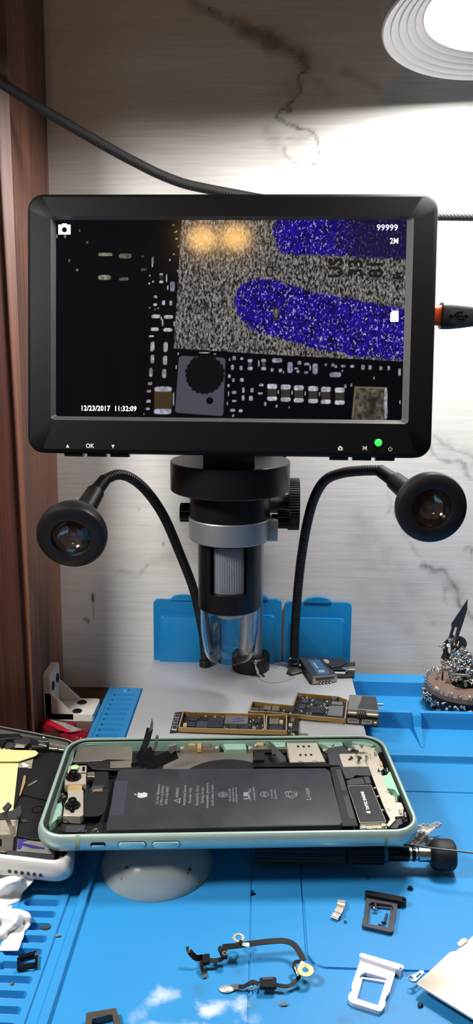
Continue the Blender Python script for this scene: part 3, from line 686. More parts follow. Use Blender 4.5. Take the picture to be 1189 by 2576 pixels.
    sp_col = mx(g1, (.014, .012, .011, 1), (.46, .43, .41, 1)); sp_col = mx(rng(g2, .3, .7, .0, .5), sp_col, (.14, .12, .10, 1), 'MULTIPLY') if False else sp_col
    dots = rng(noise(860., (1.3, 1, .9), .5, 2., 3.), .57, .69); bb = rng(noise(330., (1, 1, 1), 0, 3., 7.), .35, .68)
    bl = mx(bb, (.004, .001, .05, 1), (.016, .006, .40, 1)); bl = mx(dots, bl, (.50, .47, .70, 1)); bl = mx(sp_.outputs[2], bl, (.012, .008, .035, 1), 'MIX')
    c = mx(sp_.outputs[0], a1.outputs['Color'], sp_col); c = mx(sp_.outputs[1], c, bl)
    L.new(c, b.inputs['Emission Color']); b.inputs['Emission Strength'].default_value = .82
    b.inputs['Base Color'].default_value = (.0015, .0015, .002, 1); b.inputs['Roughness'].default_value = .08; b.inputs['Specular IOR Level'].default_value = .3
    me.materials.append(m)
    for p in me.polygons: p.use_smooth = True
    o = bpy.data.objects.new('screen', me); COL.objects.link(o); o.parent = monitor; LM[o.name] = LM[scope.name]
    o['label'] = 'lit screen showing a magnified circuit board with blue marker strokes'
    return o
build_screen()
m_osd = mat('screen_lettering', (222, 222, 240), .5, var=0, emit=.8); m_ink = mat('screen_dark_lettering', (10, 10, 14), .3, var=0)
m_cap = mat('pale_print', (205, 205, 205), .6, var=.05)
PXMM = abs(q(600, 800).x - q(500, 800).x) / 100
def scr(s_, x, y, hpx, m_=m_osd, rot=0, sx=1., bold=.0, zz=-2.3, spacing=1., nm='screen_lettering', align='CENTER'):
    p = q(x, y); M = MM @ Matrix.Translation((p.x, p.y, zz)) @ Matrix.Rotation(rot, 4, 'Z')
    return text(s_, hpx * PXMM / .72, m_, monitor, M, nm, .02, align, bold * PXMM, sx, world=True, spacing=spacing)
scr('12/23/2017  11:32:09', 270, 1027, 13, sx=.86, bold=.45, spacing=1.08); scr('99999', 975.5, 569, 15, sx=.98, bold=.3, spacing=1.05); scr('2M', 993, 603, 14, sx=.85, bold=.3, spacing=1.05)
scr('US', 846, 671, 35, m_ink, math.pi / 2, .86, 1.7, -2.32, nm='screen_dark_lettering'); scr('33', 897, 671, 35, m_ink, math.pi / 2, .9, 1.7, -2.32, nm='screen_dark_lettering'); scr('81', 948, 673, 35, m_ink, math.pi / 2, .9, 1.7, -2.32, nm='screen_dark_lettering'); scr('F:', 1003, 690, 22, m_ink, math.pi / 2, .9, 1.7, -2.32, nm='screen_dark_lettering')
def icon(pts_list, m_, nm, z0=-2.34, z1=-2.3):
    b_ = MB()
    for pts in pts_list: b_.prism([(q(*p).x, q(*p).y) for p in pts], z0, z1, MM)
    return b_.build(nm, m_, monitor)
b_ = MB(); o_ = [(143, 584), (143, 563), (148, 562), (152, 558), (164, 558), (168, 562), (174, 563), (174, 584)]
Q = lambda P_: [(q(*p).x, q(*p).y) for p in P_]
cc = Q(circ(158.5, 574, 6.5, 24)); oo = Q([(158.5 + 1.0 * max(-15.5, min(15.5, 40 * math.cos(2 * math.pi * i / 24))), 574 - max(-12 if 30 < i * 15 % 360 < 150 or 1 else 0, min(13, 40 * math.sin(2 * math.pi * i / 24)))) for i in range(24)])
cc = Q([(158.5 + 6.5 * math.cos(2 * math.pi * i / 24), 574 - 6.5 * math.sin(2 * math.pi * i / 24)) for i in range(24)])
b_.ring(oo, cc, -2.34, -2.3, MM); b_.prism(Q([(150, 563), (153, 558), (164, 558), (167, 563)]), -2.34, -2.3, MM); b_.build('camera_icon', m_osd, monitor)
icon([[(983, 785), (989, 779), (1004, 779), (1004, 807), (983, 807)]], m_osd, 'card_icon')
# printed captions under the screen
icon([[(166, 1126), (174, 1126), (170, 1117)]], m_cap, 'caption', -.02, .04); icon([[(280, 1119), (288, 1119), (284, 1128)]], m_cap, 'caption', -.02, .04)
scr('OK', 226, 1122, 11, m_cap, sx=.95, zz=.02, bold=.3, nm='caption'); scr('M', 917, 1128, 11, m_cap, zz=.02, bold=.2, nm='caption')
b_ = MB(); b_.ring(Q([(855.5 + max(-6, min(6, 9 * math.cos(math.pi * i / 8))), 1129 - max(-4, min(4, 9 * math.sin(math.pi * i / 8)))) for i in range(16)]), Q([(855.5 + 2 * math.cos(math.pi * i / 8), 1129 - 2 * math.sin(math.pi * i / 8)) for i in range(16)]), -.02, .04, MM); b_.prism(Q([(852, 1125), (853, 1122), (858, 1122), (859, 1125)]), -.02, .04, MM); b_.build('caption', m_cap, monitor)
b_ = MB()
pw = [(981 + 4.6 * math.sin(R(a)), 1130 - 4.6 * math.cos(R(a))) for a in range(40, 321, 20)]; b_.tube([MM @ Vector((*Q([p])[0], .02)) for p in pw], .12, 6); b_.tube([MM @ Vector((*Q([p])[0], .02)) for p in ((981, 1123.5), (981, 1130))], .12, 6); b_.build('caption', m_cap, monitor)
p = q(951, 1113.5); b_ = MB(); b_.ball((p.x, p.y, .2), 1.65, 10, (1, 1, .6), MM); b_.build('power_light', mat('green_led', (40, 255, 60), .3, var=0, emit=2.2), monitor)['label'] = 'glowing green power light'
for x0, x1, y in ((157, 201, 1144), (215, 260, 1145), (273, 318, 1146), (831, 877, 1151), (889, 936, 1152), (948, 995, 1152)):
    a, c = q(x0, y), q(x1, y); b_ = MB(); b_.box(((a.x + c.x) / 2, yb - .3, -6), (c.x - a.x, 2.3, 6), MM, bev=.3); b_.build('button', m_black, monitor)

# ---------------------------------------------------------------- gooseneck lights
def gooseneck(pts, rad):
    P = spline([at(x, y, Y=Y) for x, y, Y in pts], 26); b_ = MB()
    L_ = [0]
    for a, c in zip(P, P[1:]): L_.append(L_[-1] + (c - a).length)
    n_ = int(L_[-1] / .36); out = []; rr = []
    for i in range(n_ + 1):
        d = L_[-1] * i / n_; k = max(j for j in range(len(L_)) if L_[j] <= d + 1e-9); k = min(k, len(P) - 2); t = (d - L_[k]) / (L_[k + 1] - L_[k]); out.append(P[k].lerp(P[k + 1], t)); rr.append(rad * (1, .97, .86, .97)[i % 4])
    b_.tube(out, rr, 12); b_.build('gooseneck', m_black, scope, angle=180)
def light_head(cpx, z, n, stem_px, lab):
    C = at(*cpx, z=z); M = frame(C, n)
    b_ = MB(); b_.lathe([(.1, -17.5), (6, -17), (10.5, -15), (13.6, -11), (15.3, -6), (15.5, -5.7), (15.5, -5.3), (15.9, -5), (16.1, -1.5), (15.6, .2), (14.3, 1), (10.2, 1.3), (9.2, 1.0), (8.9, .2), (8.7, -.8)], M, 56, False, False)
    h = b_.build('light_head', m_black, scope, angle=28); h['label'] = lab
    b_ = MB(); b_.lathe([(8.8, -.8), (7.6, -3.5), (5.2, -5.6), (2.6, -6.6), (.1, -6.8)], M, 40, False); b_.build('reflector', mat('chrome_reflector', (170, 160, 150), .12, 1., var=.3, scale=300), h)
    b_ = MB(); b_.lathe([(2.5, -6.6), (2.3, -4.2), (1.4, -3.2), (.1, -2.9)], M, 24, False); b_.build('bulb', mat('amber_lens', (120, 100, 84), .1, .3, var=.2), h)
    b_ = MB(); b_.lathe([(8.8, -.5), (5, .2), (.1, .5), (.1, .2), (5, -.2), (8.8, -.9)], M, 40, False, False); b_.build('cover_glass', m_clear, h)
    pts = [at(x, y, Y=Y) for x, y, Y in stem_px]
    b_ = MB(); b_.cyl(pts[0], pts[1], 3.1, 3.5, 20, .3); b_.cyl(pts[1], pts[2], 4.5, 5.2, 20, .4); b_.build('neck_collar', m_black, scope)
gooseneck([(516, 1662, 434), (511, 1600, 434), (500, 1540, 432), (484, 1475, 429), (452, 1392, 423), (415, 1305, 412), (375, 1243, 402), (335, 1206, 394), (298, 1194, 387), (262, 1207, 380)], 2.75)
light_head((179, 1352), 352, (.04, -.95, -.27), [(266, 1204, 379), (241, 1236, 373), (214, 1282, 362)], 'left lamp head on its gooseneck, glass facing the room')
gooseneck([(740, 1652, 434), (741, 1600, 434), (744, 1545, 432), (750, 1470, 428), (758, 1400, 423), (771, 1322, 416), (790, 1253, 408), (818, 1208, 400), (860, 1190, 393), (910, 1184, 386), (958, 1183, 380)], 2.75)
light_head((1086, 1279), 348, (.05, -.98, .0), [(952, 1182, 381), (990, 1208, 374), (1034, 1244, 362)], 'right lamp head on its gooseneck, glass facing the room')
for x, y in ((516, 1660), (740, 1650)):
    p = at(x, y, Y=434); b_ = MB(); b_.cyl((p.x, 434, 20.8), (p.x, 434, 25), 3.6, n=20, bev=.3); b_.build('neck_socket', m_black, scope)

# two warm bulbs in the room behind the camera, seen as blurred glints on the monitor
for k, (x, y) in enumerate(((508, 601), (592, 598))):
    P0 = MM @ (lambda v: Vector((v.x, v.y, -2.35)))(on_plane(x, y, MM @ Matrix.Translation((0, 0, -2.35)))); d = ray(x, y).normalized(); nn = MM.to_3x3().col[2]; rd = d - 2 * d.dot(nn) * nn
    C = P0 + rd * 1500
    root = empty('bulb_lamp', ('warm bulb hanging behind the camera, left of its pair', 'warm bulb hanging behind the camera, right of its pair')[k], 'lamp', C, group='warm room bulbs')
    b_ = MB(); b_.ball(C, 26, 12, (1.15, 1, .8)); b_.build('bulb', mat('warm_bulb', (255, 196, 104), .5, var=0, emit=60.), root)
    b_ = MB(); b_.cyl(C + Vector((0, 0, 18)), C + Vector((0, 0, 60)), 14, n=20, bev=1); b_.cyl(C + Vector((0, 0, 58)), Vector((C.x, C.y, 2400)), 2.5, n=10); b_.build('socket', m_black, root)

b_ = MB(); b_.box((0, -500, 2420), (1800, 1900, 40)); o = b_.build('ceiling', mat('ceiling_paint', (200, 192, 184), .8, var=.03)); o['kind'] = 'structure'
# ================================================================== the opened mint phone
m_mint = mat('mint_aluminium', (180, 207, 198), .33, .5, var=.05, scale=120, rvar=.05)
m_minti = mat('mint_inner_paint', (138, 172, 156), .45, .1, var=.22, scale=260, bump=.1)
m_gasket = mat('black_dusty_gasket', (26, 26, 26), .8, var=.9, scale=1800, bump=.4)
m_dark = mat('black_film', (22, 23, 26), .5, var=.25, scale=500)
m_batt = mat('battery_wrap', (44, 46, 52), .4, var=.28, scale=120, rvar=.14, bump=.05)
m_print = mat('grey_print', (132, 134, 138), .6, var=.05)
m_beige = mat('nickel_plate', (206, 198, 182), .38, .55, var=.06, scale=300, rvar=.08)
m_tin = mat('dull_tin', (168, 164, 154), .32, .85, var=.14, scale=140, rvar=.1)
m_gold = mat('gold_flex', (214, 180, 126), .3, .5, var=.1, scale=300)
m_glossb = mat('glossy_black', (12, 12, 14), .18, .2, var=.1)
m_greyc = mat('dark_grey_cover', (54, 55, 60), .45, var=.15, scale=300)
PH0 = at(573, 1962, Z=28.5)
PM = Matrix.Translation((PH0.x, PH0.y, 21.15)) @ Matrix.Rotation(R(4.0), 4, 'Z') @ Matrix.Rotation(R(.3), 4, 'X')
phone = empty('mint_smartphone', 'opened mint green smartphone with black battery lying across the base and suction cup', 'phone', M=PM)
HU, HV, RT = 75.4, 37.8, 7.6
def ph(x, y, w): v = on_plane(x, y, PM @ Matrix.Translation((0, 0, w))); return (v.x, v.y)
def plane(MF):
    return lambda x, y: (lambda v: (v.x, v.y))(on_plane(x, y, MF))
def ol(d, w, r=11.5): return [tuple(PM @ Vector((p[0], p[1], w))) for p in rrect(-HU + d, -HV + d, HU - d, HV - d, max(r - d, 1), 10)]
b_ = MB()
b_.loft([ol(3.4, 0), ol(2.0, .25), ol(.8, 1.1), ol(.15, 2.5), ol(0, 3.9), ol(.1, 5.2), ol(.5, 6.4), ol(.95, 7.2), ol(1.3, 7.55), ol(1.7, 7.6), ol(2.1, 7.5)], cap0=True)
b_.m(1).loft([ol(2.1, 7.5), ol(2.3, 7.0), ol(2.35, 6.2), ol(2.9, 6.1), ol(3.0, 5.6), ol(3.0, 1.2)])
b_.m(2).loft([ol(3.0, 1.2), ol(3.1, 1.15)], cap1=True)
bmesh.ops.remove_doubles(b_.bm, verts=b_.bm.verts, dist=1e-4)
housing = b_.build('housing', [m_mint, m_minti, m_dark], phone, angle=50)
b_ = MB()
g0, g1 = rrect(-HU + 2.2, -HV + 2.2, HU - 2.2, HV - 2.2, 9.2, 10), rrect(-HU + 3.5, -HV + 3.0, HU - 3.3, HV - 2.6, 8, 10)
b_.ring(g0, g1, 5.9, 6.9, PM); b_.build('adhesive_gasket', m_gasket, phone)
# antenna bands, buttons and the mute slot on the near long side
PROF = [(2.0, .25), (.8, 1.1), (.15, 2.5), (0, 3.9), (.1, 5.2), (.5, 6.4), (.95, 7.2), (1.3, 7.55)]
FR = frame(PM @ Vector((0, -HV, 0)), PM.to_3x3() @ Vector((0, -1, 0)), PM.to_3x3().col[0])
fr = plane(FR)
for x0, x1 in ((189, 200), (966, 975)):
    u0, u1 = fr(x0, 2118)[0], fr(x1, 2118)[0]; b_ = MB()
    b_.loft([[tuple(PM @ Vector((u, -HV + d - .05, w))) for u in (u0, u1)] for d, w in PROF], closed=False)
    b_.build('antenna_band', mat('olive_band', (142, 164, 140), .5, var=.05), phone)
m_btn = mat('mint_button', (186, 220, 210), .25, .45, var=.04)
for x0, x1, y in ((297, 366, 2118.5), (383, 452, 2117)):
    u0, c = fr(x0, y); u1 = fr(x1, y)[0]
    b_ = MB(); b_.prism(rrect(u0, 3.9 - 1.2, u1, 3.9 + 1.2, 1.1), -.6, .5, FR, bev=.3); b_.build('volume_button', m_btn, phone)
    b_ = MB(); b_.ring(rrect(u0 - .25, 3.9 - 1.45, u1 + .25, 3.9 + 1.45, 1.3), rrect(u0, 3.9 - 1.2, u1, 3.9 + 1.2, 1.1), -.4, .06, FR); b_.build('button_gap', m_dark, phone)
u0 = fr(227, 2118)[0]; u1 = fr(265, 2118)[0]
b_ = MB(); b_.prism(rrect(u0, 3.1, u1, 5.2, .8), -.6, .06, FR); b_.build('mute_slot', m_glossb, phone)
b_ = MB(); b_.prism(rrect(u0 + .4, 3.15, u1 - .3, 4.0, .3), -.4, .25, FR, bev=.1); b_.build('mute_switch', m_btn, phone)

def pp(nm, m_, pts, w, th, bev=.12, par=phone, rnd=0, MF=None):
    MF = MF or PM; f = plane(MF @ Matrix.Translation((0, 0, w)))
    P_ = [f(*p) for p in pts]
    if rnd: P_ = rpoly(P_, rnd)
    b_ = MB(); b_.prism(P_, w - th, w, MF, bev=bev, seg=1 if bev < .3 else 3); return b_.build(nm, m_, par, angle=40)
C6 = lambda *p: [(100 + .3364 * x, 1840 + .3364 * y) for x, y in p]
C7 = lambda *p: [(400 + .3364 * x, 1840 + .3364 * y) for x, y in p]
C8 = lambda *p: [(700 + .3364 * x, 1840 + .3364 * y) for x, y in p]
def screw_head(x, y, w, r=.95, par=phone, MF=None, nm='screw'):
    MF = MF or PM; u, v = plane(MF @ Matrix.Translation((0, 0, w)))(x, y); T = MF @ Matrix.Translation((u, v, w))
    b_ = MB(); b_.lathe([(r, -.7), (r, -.1), (r * .86, .05), (.01, .1)], T, 20); b_.m(1)
    for a in (20, 110): b_.box((0, 0, .08), (r * .9, r * .16, .06), T @ Matrix.Rotation(R(a), 4, 'Z'))
    return b_.build(nm, [m_beige, m_greyc], par, angle=30)
# battery
bt = pp('battery', m_batt, C6((588, 283)) + C8((376, 276), (482, 700)) + C6((492, 738)), 6.3, 4.6, bev=.9, rnd=1.6)
pp('battery_tape', m_dark, C8((384, 268), (462, 258), (596, 704), (478, 708)), 5.3, .5)
pp('battery_tape', m_greyc, C8((424, 284), (464, 280), (512, 440), (474, 442)), 5.45, .3); pp('battery_tape', m_greyc, C8((482, 480), (524, 478), (578, 656), (526, 652)), 5.45, .3)
pp('battery_tape', mat('blue_grey_film', (52, 54, 64), .4, var=.1), C6((560, 370), (660, 368), (626, 628), (522, 630)), 6.34, .06, bev=0)
def fit(s_, x, y0, y1, cap, m_=m_print, w=6.33, par=phone, nm='printed_text', bold=0.):
    """a line of print running away from the viewer between pixel rows y0 (far) and y1 (near)"""
    a, c = ph(x, y1, w), ph(x, y0, w); ln = c[1] - a[1]; cu_ = ph(x, (y0 + y1) / 2, w)[0]
    M = Matrix(((0, -1, 0, cu_), (1, 0, 0, (a[1] + c[1]) / 2), (0, 0, 1, w), (0, 0, 0, 1)))
    o = text(s_, cap / .72, m_, par, M, nm, .012, bold=bold)
    co = [v.co.y for v in o.data.vertices]; k = ln * S / (max(co) - min(co)); cy = (a[1] + c[1]) / 2 * S
    for v in o.data.vertices: v.co.y = cy + (v.co.y - cy) * k
    return o
for s_, x, y0, y1, cap in (('Li-ion Battery', 397, 1973, 2022, 1.25), ('3.79V=13.99Whr', 408, 1975, 2026, 1.25), ('APN: 616-00471', 420, 1977, 2023, 1.25), ('WARNING', 446, 1981, 2006, 1.3), ('Authorized Service', 464, 1975, 2026, 1.25), ('Provider Only', 478, 1982, 2020, 1.2),
                           ('Potential for fire or', 496, 1975, 2026, 1.15), ('burning. Do not', 509, 1981, 2020, 1.15), ('disassemble, puncture,', 521, 1969, 2033, 1.15), ('crush, heat, or burn', 534, 1974, 2027, 1.15),
                           ('TIS 2217-2548', 578, 1984, 2017, .75), ('Apple South Asia', 586, 1982, 2017, .75), ('(Thailand) Limited', 594, 1981, 2019, .75), ('E 84259 59PH', 639, 1980, 2012, .85), ('3110mAh', 683, 1986, 2009, .85), ('Apple Japan', 692, 1985, 2011, .8), ('Li-ion', 774, 1983, 2012, 2.2)):
    fit(s_, x, y0, y1, cap)
fit('UR', 621, 1991, 2011, 2.6, bold=.12); fit('c', 629, 2009, 2014, 1.1); fit('us', 628, 1984, 1992, 1.2)
def rings(x, y, r, inner):
    u, v = ph(x, y, 6.33); T = PM @ Matrix.Translation((u, v, 6.33)); b_ = MB(); n_ = 32
    b_.ring(circ(0, 0, r, n_), circ(0, 0, r - .22, n_), -.012, .012, T); inner(b_, T); b_.build('printed_symbol', m_print, phone)
def sq(b_, T):
    b_.ring([(1.3, 0), (0, 1.3), (-1.3, 0), (0, -1.3)], [(1.08, 0), (0, 1.08), (-1.08, 0), (0, -1.08)], -.012, .012, T); b_.box((0, 0, 0), (2.6, .2, .02), T); b_.box((0, 0, 0), (.2, 2.6, .02), T)
rings(560, 1999, 1.9, sq)
rings(665, 1998, 1.8, lambda b_, T: None); fit('PSE', 665, 1993, 2003, 1.0)
u, v = ph(445, 2014, 6.33); T = PM @ Matrix.Translation((u, v, 6.33)); b_ = MB(); tr = [(1.3, -1.9), (1.3, 1.9), (-1.5, 0)]; b_.ring(tr, [(p[0] * .72 + .02, p[1] * .72) for p in tr], -.012, .012, T); b_.box((.1, 0, 0), (1.1, .22, .02), T); b_.box((.95, 0, 0), (.24, .24, .02), T); b_.build('printed_symbol', m_print, phone)
# recycling arrows
u, v = ph(732, 1998, 6.33); b_ = MB()
for a in (0, 120, 240):
    T = PM @ Matrix.Translation((u, v, 6.33)) @ Matrix.Rotation(R(a + 90), 4, 'Z')
    o_ = [(-2.0, 1.15), (1.1, 1.15), (1.1, .6), (2.3, 1.75), (1.1, 2.9), (1.1, 2.3), (-1.2, 2.3)]; cx_ = sum(p[0] for p in o_) / 7; cy_ = sum(p[1] for p in o_) / 7
    b_.ring(o_, [(cx_ + (p[0] - cx_) * .8, cy_ + (p[1] - cy_) * .72) for p in o_], -.012, .012, T)
b_.build('printed_symbol', m_print, phone)
def apple_mark(M, k, m_, par, nm='printed_mark'):
    """the bitten fruit mark: M has y towards its leaf"""
    L_ = [(0, .62), (.25, .74), (.55, .70), (.80, .52), (.62, .34), (.56, .12), (.62, -.12), (.84, -.30), (.66, -.72), (.40, -1.0), (.18, -1.02), (0, -.94), (-.2, -1.02), (-.44, -.98), (-.74, -.56), (-.86, -.1), (-.8, .34), (-.55, .66), (-.28, .74)]
    P_ = [(p.x * k, p.y * k) for p in spline([(x, y, 0) for x, y in L_ + [L_[0]]], 4)][:-1]
    b_ = MB(); b_.prism(P_, -.012, .014, M)
    lf = [(.02, .84), (.06, 1.1), (.22, 1.28), (.40, 1.34), (.38, 1.1), (.24, .92)]; b_.prism([(x * k, y * k) for x, y in lf], -.012, .014, M)
    return b_.build(nm, m_, par)
def vert_M(x, y, w): u, v = ph(x, y, w); return PM @ Matrix(((0, -1, 0, u), (1, 0, 0, v), (0, 0, 1, w), (0, 0, 0, 1)))
apple_mark(vert_M(356, 2000, 6.33), 2.4, mat('pale_mark', (176, 178, 184), .5, var=.04), phone)
for pts in (((762, 1949), (776, 1944), (779, 1947), (766, 1953)), ((760, 1958), (782, 1953), (789, 1948), (791, 1952), (770, 1964), (762, 1962))):
    pp('marker_stroke', mat('violet_marker', (48, 34, 62), .45, var=.2), pts, 6.33, .03, bev=0)
# what lies behind the battery
pp('shield_plate', m_tin, C7((20, 290), (60, 160), (700, 150), (705, 215), (690, 290)), 2.4, 1., bev=.1)
u, v = ph(575, 1990, 2.6); b_ = MB(); b_.lathe([(.1, 1.5), (24, 1.5), (24, 2.55), (23.7, 2.65), (.1, 2.65)], PM @ Matrix.Translation((u, v + 1.5, 0)), 72); b_.build('charging_coil_disc', m_dark, phone)
for x0, x1 in ((452, 552), (623, 730)):
    pp('antenna_bracket', m_tin, [(x0, 1875), (x1, 1874), (x1, 1884), (x0, 1885)], 4.2, 1.8); pp('gold_contact', m_gold, [(x0 + 22, 1868), (x0 + 40, 1868), (x0 + 40, 1874), (x0 + 22, 1874)], 5., 2.); pp('bridge', m_tin, [(x0 + 54, 1868), (x0 + 78, 1868), (x0 + 78, 1877), (x0 + 54, 1877)], 4.9, 2.)
    screw_head(x0 + 6, 1879.5, 4.5); 
    if x0 < 600: screw_head(x1 - 6, 1878.5, 4.5)
pp('clip', m_gold, [(496, 1868), (506, 1868), (506, 1882), (496, 1882)], 5.1, 2.); screw_head(644, 1873, 5.2, .8)
pp('inner_wall_block', m_minti, C7((460, 60), (640, 60), (655, 130), (500, 135)), 4.6, 3.2, bev=.4); pp('inner_wall_block', m_minti, C7((830, 70), (945, 66), (945, 110), (845, 120)), 5.2, 3.6, bev=.3)
pp('inner_wall_block', m_minti, C6((236, 128), (262, 96), (690, 70), (690, 90), (290, 104), (250, 140)), 4.9, 3.6, bev=.3); pp('inner_wall_block', m_minti, C8((240, 70), (470, 68), (485, 104), (370, 120), (350, 100)), 5.0, 3.6, bev=.3); pp('inner_wall_block', m_minti, C8((540, 66), (640, 72), (720, 100), (700, 108), (560, 84)), 5.2, 3.6, bev=.3)
# left end: inner mint wall, cover plate, two camera units
pp('inner_wall_block', m_minti, C6((220, 170), (258, 120), (250, 215), (200, 300), (185, 325), (150, 430), (130, 470), (120, 560), (160, 520), (170, 560), (160, 620), (70, 705), (62, 690), (95, 560), (150, 380)), 4.6, 3.2, bev=.4)
pp('cover_plate', m_tin, C6((288, 107), (694, 111), (690, 212), (505, 208), (470, 218), (250, 226)), 6.0, .5, bev=.12)
pp('cover_tab', m_tin, C6((526, 224), (690, 215), (688, 266), (524, 270)), 5.6, .4, bev=.12)
pp('cover_block', m_dark, C6((296, 120), (690, 124), (684, 226), (262, 240)), 5.4, 3.6)
pp('ribbon_cable', m_dark, C6((345, 232), (525, 238), (525, 272), (690, 272), (735, 246), (780, 280), (560, 290), (400, 280)), 5.2, .3)
pp('flash_frame', m_beige, C6((214, 258), (350, 254), (348, 302), (206, 304)), 5.2, 2.); pp('flash_bezel', m_tin, C6((232, 250), (290, 250), (290, 292), (230, 294)), 5.7, 2.)
u, v = ph(188, 1929, 6.); b_ = MB(); b_.lathe([(1.75, 5), (1.75, 5.9), (1.5, 6.1), (.01, 6.2)], PM @ Matrix.Translation((u, v, 0)), 32); b_.build('flash_diffuser', mat('pale_green_flash', (176, 240, 150), .35, var=.1), phone)
pp('sensor_slot', m_glossb, C6((318, 262), (338, 262), (336, 296), (316, 296)), 5.4, .4)
pp('upper_camera_plate', m_beige, C6((198, 322), (346, 316), (346, 392), (322, 394), (184, 400)), 5.5, 3.4, bev=.2); pp('lower_camera_plate', m_beige, C6((208, 438), (326, 438), (326, 622), (300, 634), (174, 626), (186, 540), (196, 520), (214, 500)), 5.5, 3.4, bev=.2)
pp('gold_ribbon', m_gold, C6((216, 402), (316, 402), (316, 442), (204, 446)), 5.0, .8)
def lens(x, y, k=1.):
    u, v = ph(x, y, 5.5); T = PM @ Matrix.Translation((u, v, 5.5)); 
    b_ = MB(); b_.lathe([(3.25 * k, -.3), (3.25 * k, .6), (3.0 * k, .95), (2.5 * k, 1.05), (2.35 * k, 1.6), (2.1 * k, 1.9), (1.85 * k, 1.95), (1.8 * k, 3.0), (1.6 * k, 3.25), (.9 * k, 3.25), (.75 * k, 3.0), (.01, 2.95)], T, 48, False); o = b_.build('camera_lens', m_glossb, phone, angle=25)
    b_ = MB(); b_.ball((0, 0, 2.85), .62 * k, 10, (1, 1, .5), T); b_.build('lens_glass', mat('lens_glass', (24, 26, 40), .05, .1, var=0, coat=1.), o)
lens(185, 1956.5, 1.); lens(182.5, 2028, .97)
pp('lens_notch', m_glossb, C6((225, 585), (258, 585), (256, 600), (228, 600)), 6., .6)
pp('folded_ribbon', m_dark, C6((420, 298), (515, 298), (506, 540), (480, 612), (440, 634), (330, 636), (332, 450), (388, 420)), 5.0, .35, rnd=1.4); pp('folded_ribbon', m_greyc, C6((388, 405), (470, 402), (500, 410), (420, 440), (390, 470)), 5.25, .2)
pp('tape_crease', mat('copper_glint', (150, 128, 110), .3, .5, var=.1), C6((388, 436), (468, 424), (468, 448), (400, 450)), 5.3, .1, bev=0)
pp('metal_tab', m_tin, C6((354, 305), (412, 300), (412, 338), (354, 336)), 4.8, .8); pp('metal_tab', m_tin, C6((300, 100), (340, 96), (340, 104), (300, 108)), 6.2, .3)
pp('lower_film', m_dark, C6((160, 690), (346, 694), (342, 752), (164, 744)), 3.6, .8); pp('lower_film', m_greyc, C6((196, 700), (340, 704), (330, 750), (190, 748)), 4.0, .5)
for x, y, s_ in ((140, 650, 1.), (166, 640, .7), (190, 655, .6), (292, 738, .9), (345, 742, .6), (412, 734, 1.1), (394, 748, .5), (432, 748, .6), (164, 470, .9), (180, 486, .8)):
    u, v = ph(100 + .3364 * x, 1840 + .3364 * y, 4.4); b_ = MB(); b_.box((u, v, 4.2), (1.6 * s_, 1.1 * s_, 1.), PM @ Matrix.Translation((u, v, 0)) @ Matrix.Rotation(x, 4, 'Z') @ Matrix.Translation((-u, -v, 0)), bev=.2); b_.build('solder_tab', m_steel, phone)
# right of the battery: card reader, covers, vibration motor, dock bracket
pp('card_reader_rail', m_glossb, C8((-190, 236), (0, 236), (378, 238), (384, 262), (-188, 266)), 5.6, 3., bev=.1); pp('black_foam', m_dark, C7((708, 158), (790, 156), (786, 210), (706, 212)), 5.2, 3.); pp('clear_film', mat('smoky_film', (58, 60, 60), .2, var=.2), C7((812, 68), (850, 90), (944, 190), (950, 225), (900, 226), (846, 130)), 6.2, .25)
cr = pp('card_reader', m_beige, C8((62, 86), (286, 84), (350, 224), (86, 230)), 5.6, 3.8, bev=.15)
for x, y in ((146, 112), (187, 112), (227, 111), (162, 176), (203, 176), (243, 175)):
    pp('reader_hole', m_glossb, C8((x - 9, y - 7), (x + 7, y - 7), (x + 11, y + 7), (x - 5, y + 7)), 5.63, .05, bev=0, par=cr)
for x in (160, 268): pp('reader_foot', m_tin, C8((x - 16, 220), (x + 18, 219), (x + 20, 232), (x - 14, 232)), 5.9, .4, par=cr)
pp('upper_cover', m_greyc, C8((362, 140), (392, 122), (500, 114), (520, 150), (576, 160), (660, 236), (692, 332), (576, 326), (552, 350), (500, 350), (462, 252), (386, 252)), 4.9, 2.6)
pp('earthing_plate', m_beige, C8((452, 168), (680, 164), (702, 262), (484, 264)), 5.2, .3, rnd=.9)
dock = pp('dock_bracket', m_beige, C8((556, 100), (602, 96), (622, 134), (640, 100), (690, 116), (736, 152), (788, 276), (768, 292), (752, 284), (744, 264), (738, 300), (772, 320), (812, 440), (838, 476), (872, 482), (880, 528), (920, 532), (938, 572), (928, 600), (936, 632), (866, 636), (876, 660), (832, 706), (806, 698), (838, 656), (806, 600), (776, 530), (662, 234), (694, 224), (688, 168), (640, 152), (592, 154)), 5.7, .7, bev=.15)
for x, y in ((755, 310), (812, 450), (820, 580), (712, 126), (786, 696), (640, 712), (720, 712), (532, 131), (345, 134)): screw_head(700 + .3364 * x, 1840 + .3364 * y, 5.95)
for x, y, a, c in ((766, 240, 22, 34), (724, 164, 16, 26), (880, 504, 16, 36), (912, 598, 20, 36), (948, 620, 14, 40)):
    pp('contact_spring', m_steel if x != 766 else m_gold, C8((x - a / 2 - 4, y - c / 2), (x + a / 2 - 4, y - c / 2), (x + a / 2 + 4, y + c / 2), (x - a / 2 + 4, y + c / 2)), 6.2, .6)
pp('mint_block', mat('mint_plastic', (148, 208, 168), .4, var=.04), C8((774, 330), (816, 326), (822, 300), (852, 300), (918, 470), (892, 476), (872, 432), (812, 426)), 5.9, 3.2, bev=.25); pp('mint_block', mat('mint_plastic', (148, 208, 168), .4, var=.04), C8((812, 430), (868, 432), (884, 478), (838, 474)), 3.4, 1.5)
te = pp('vibration_motor', m_steel, C8((514, 404), (694, 399), (806, 676), (606, 682)), 5.9, 4.4, bev=.12, rnd=.4)
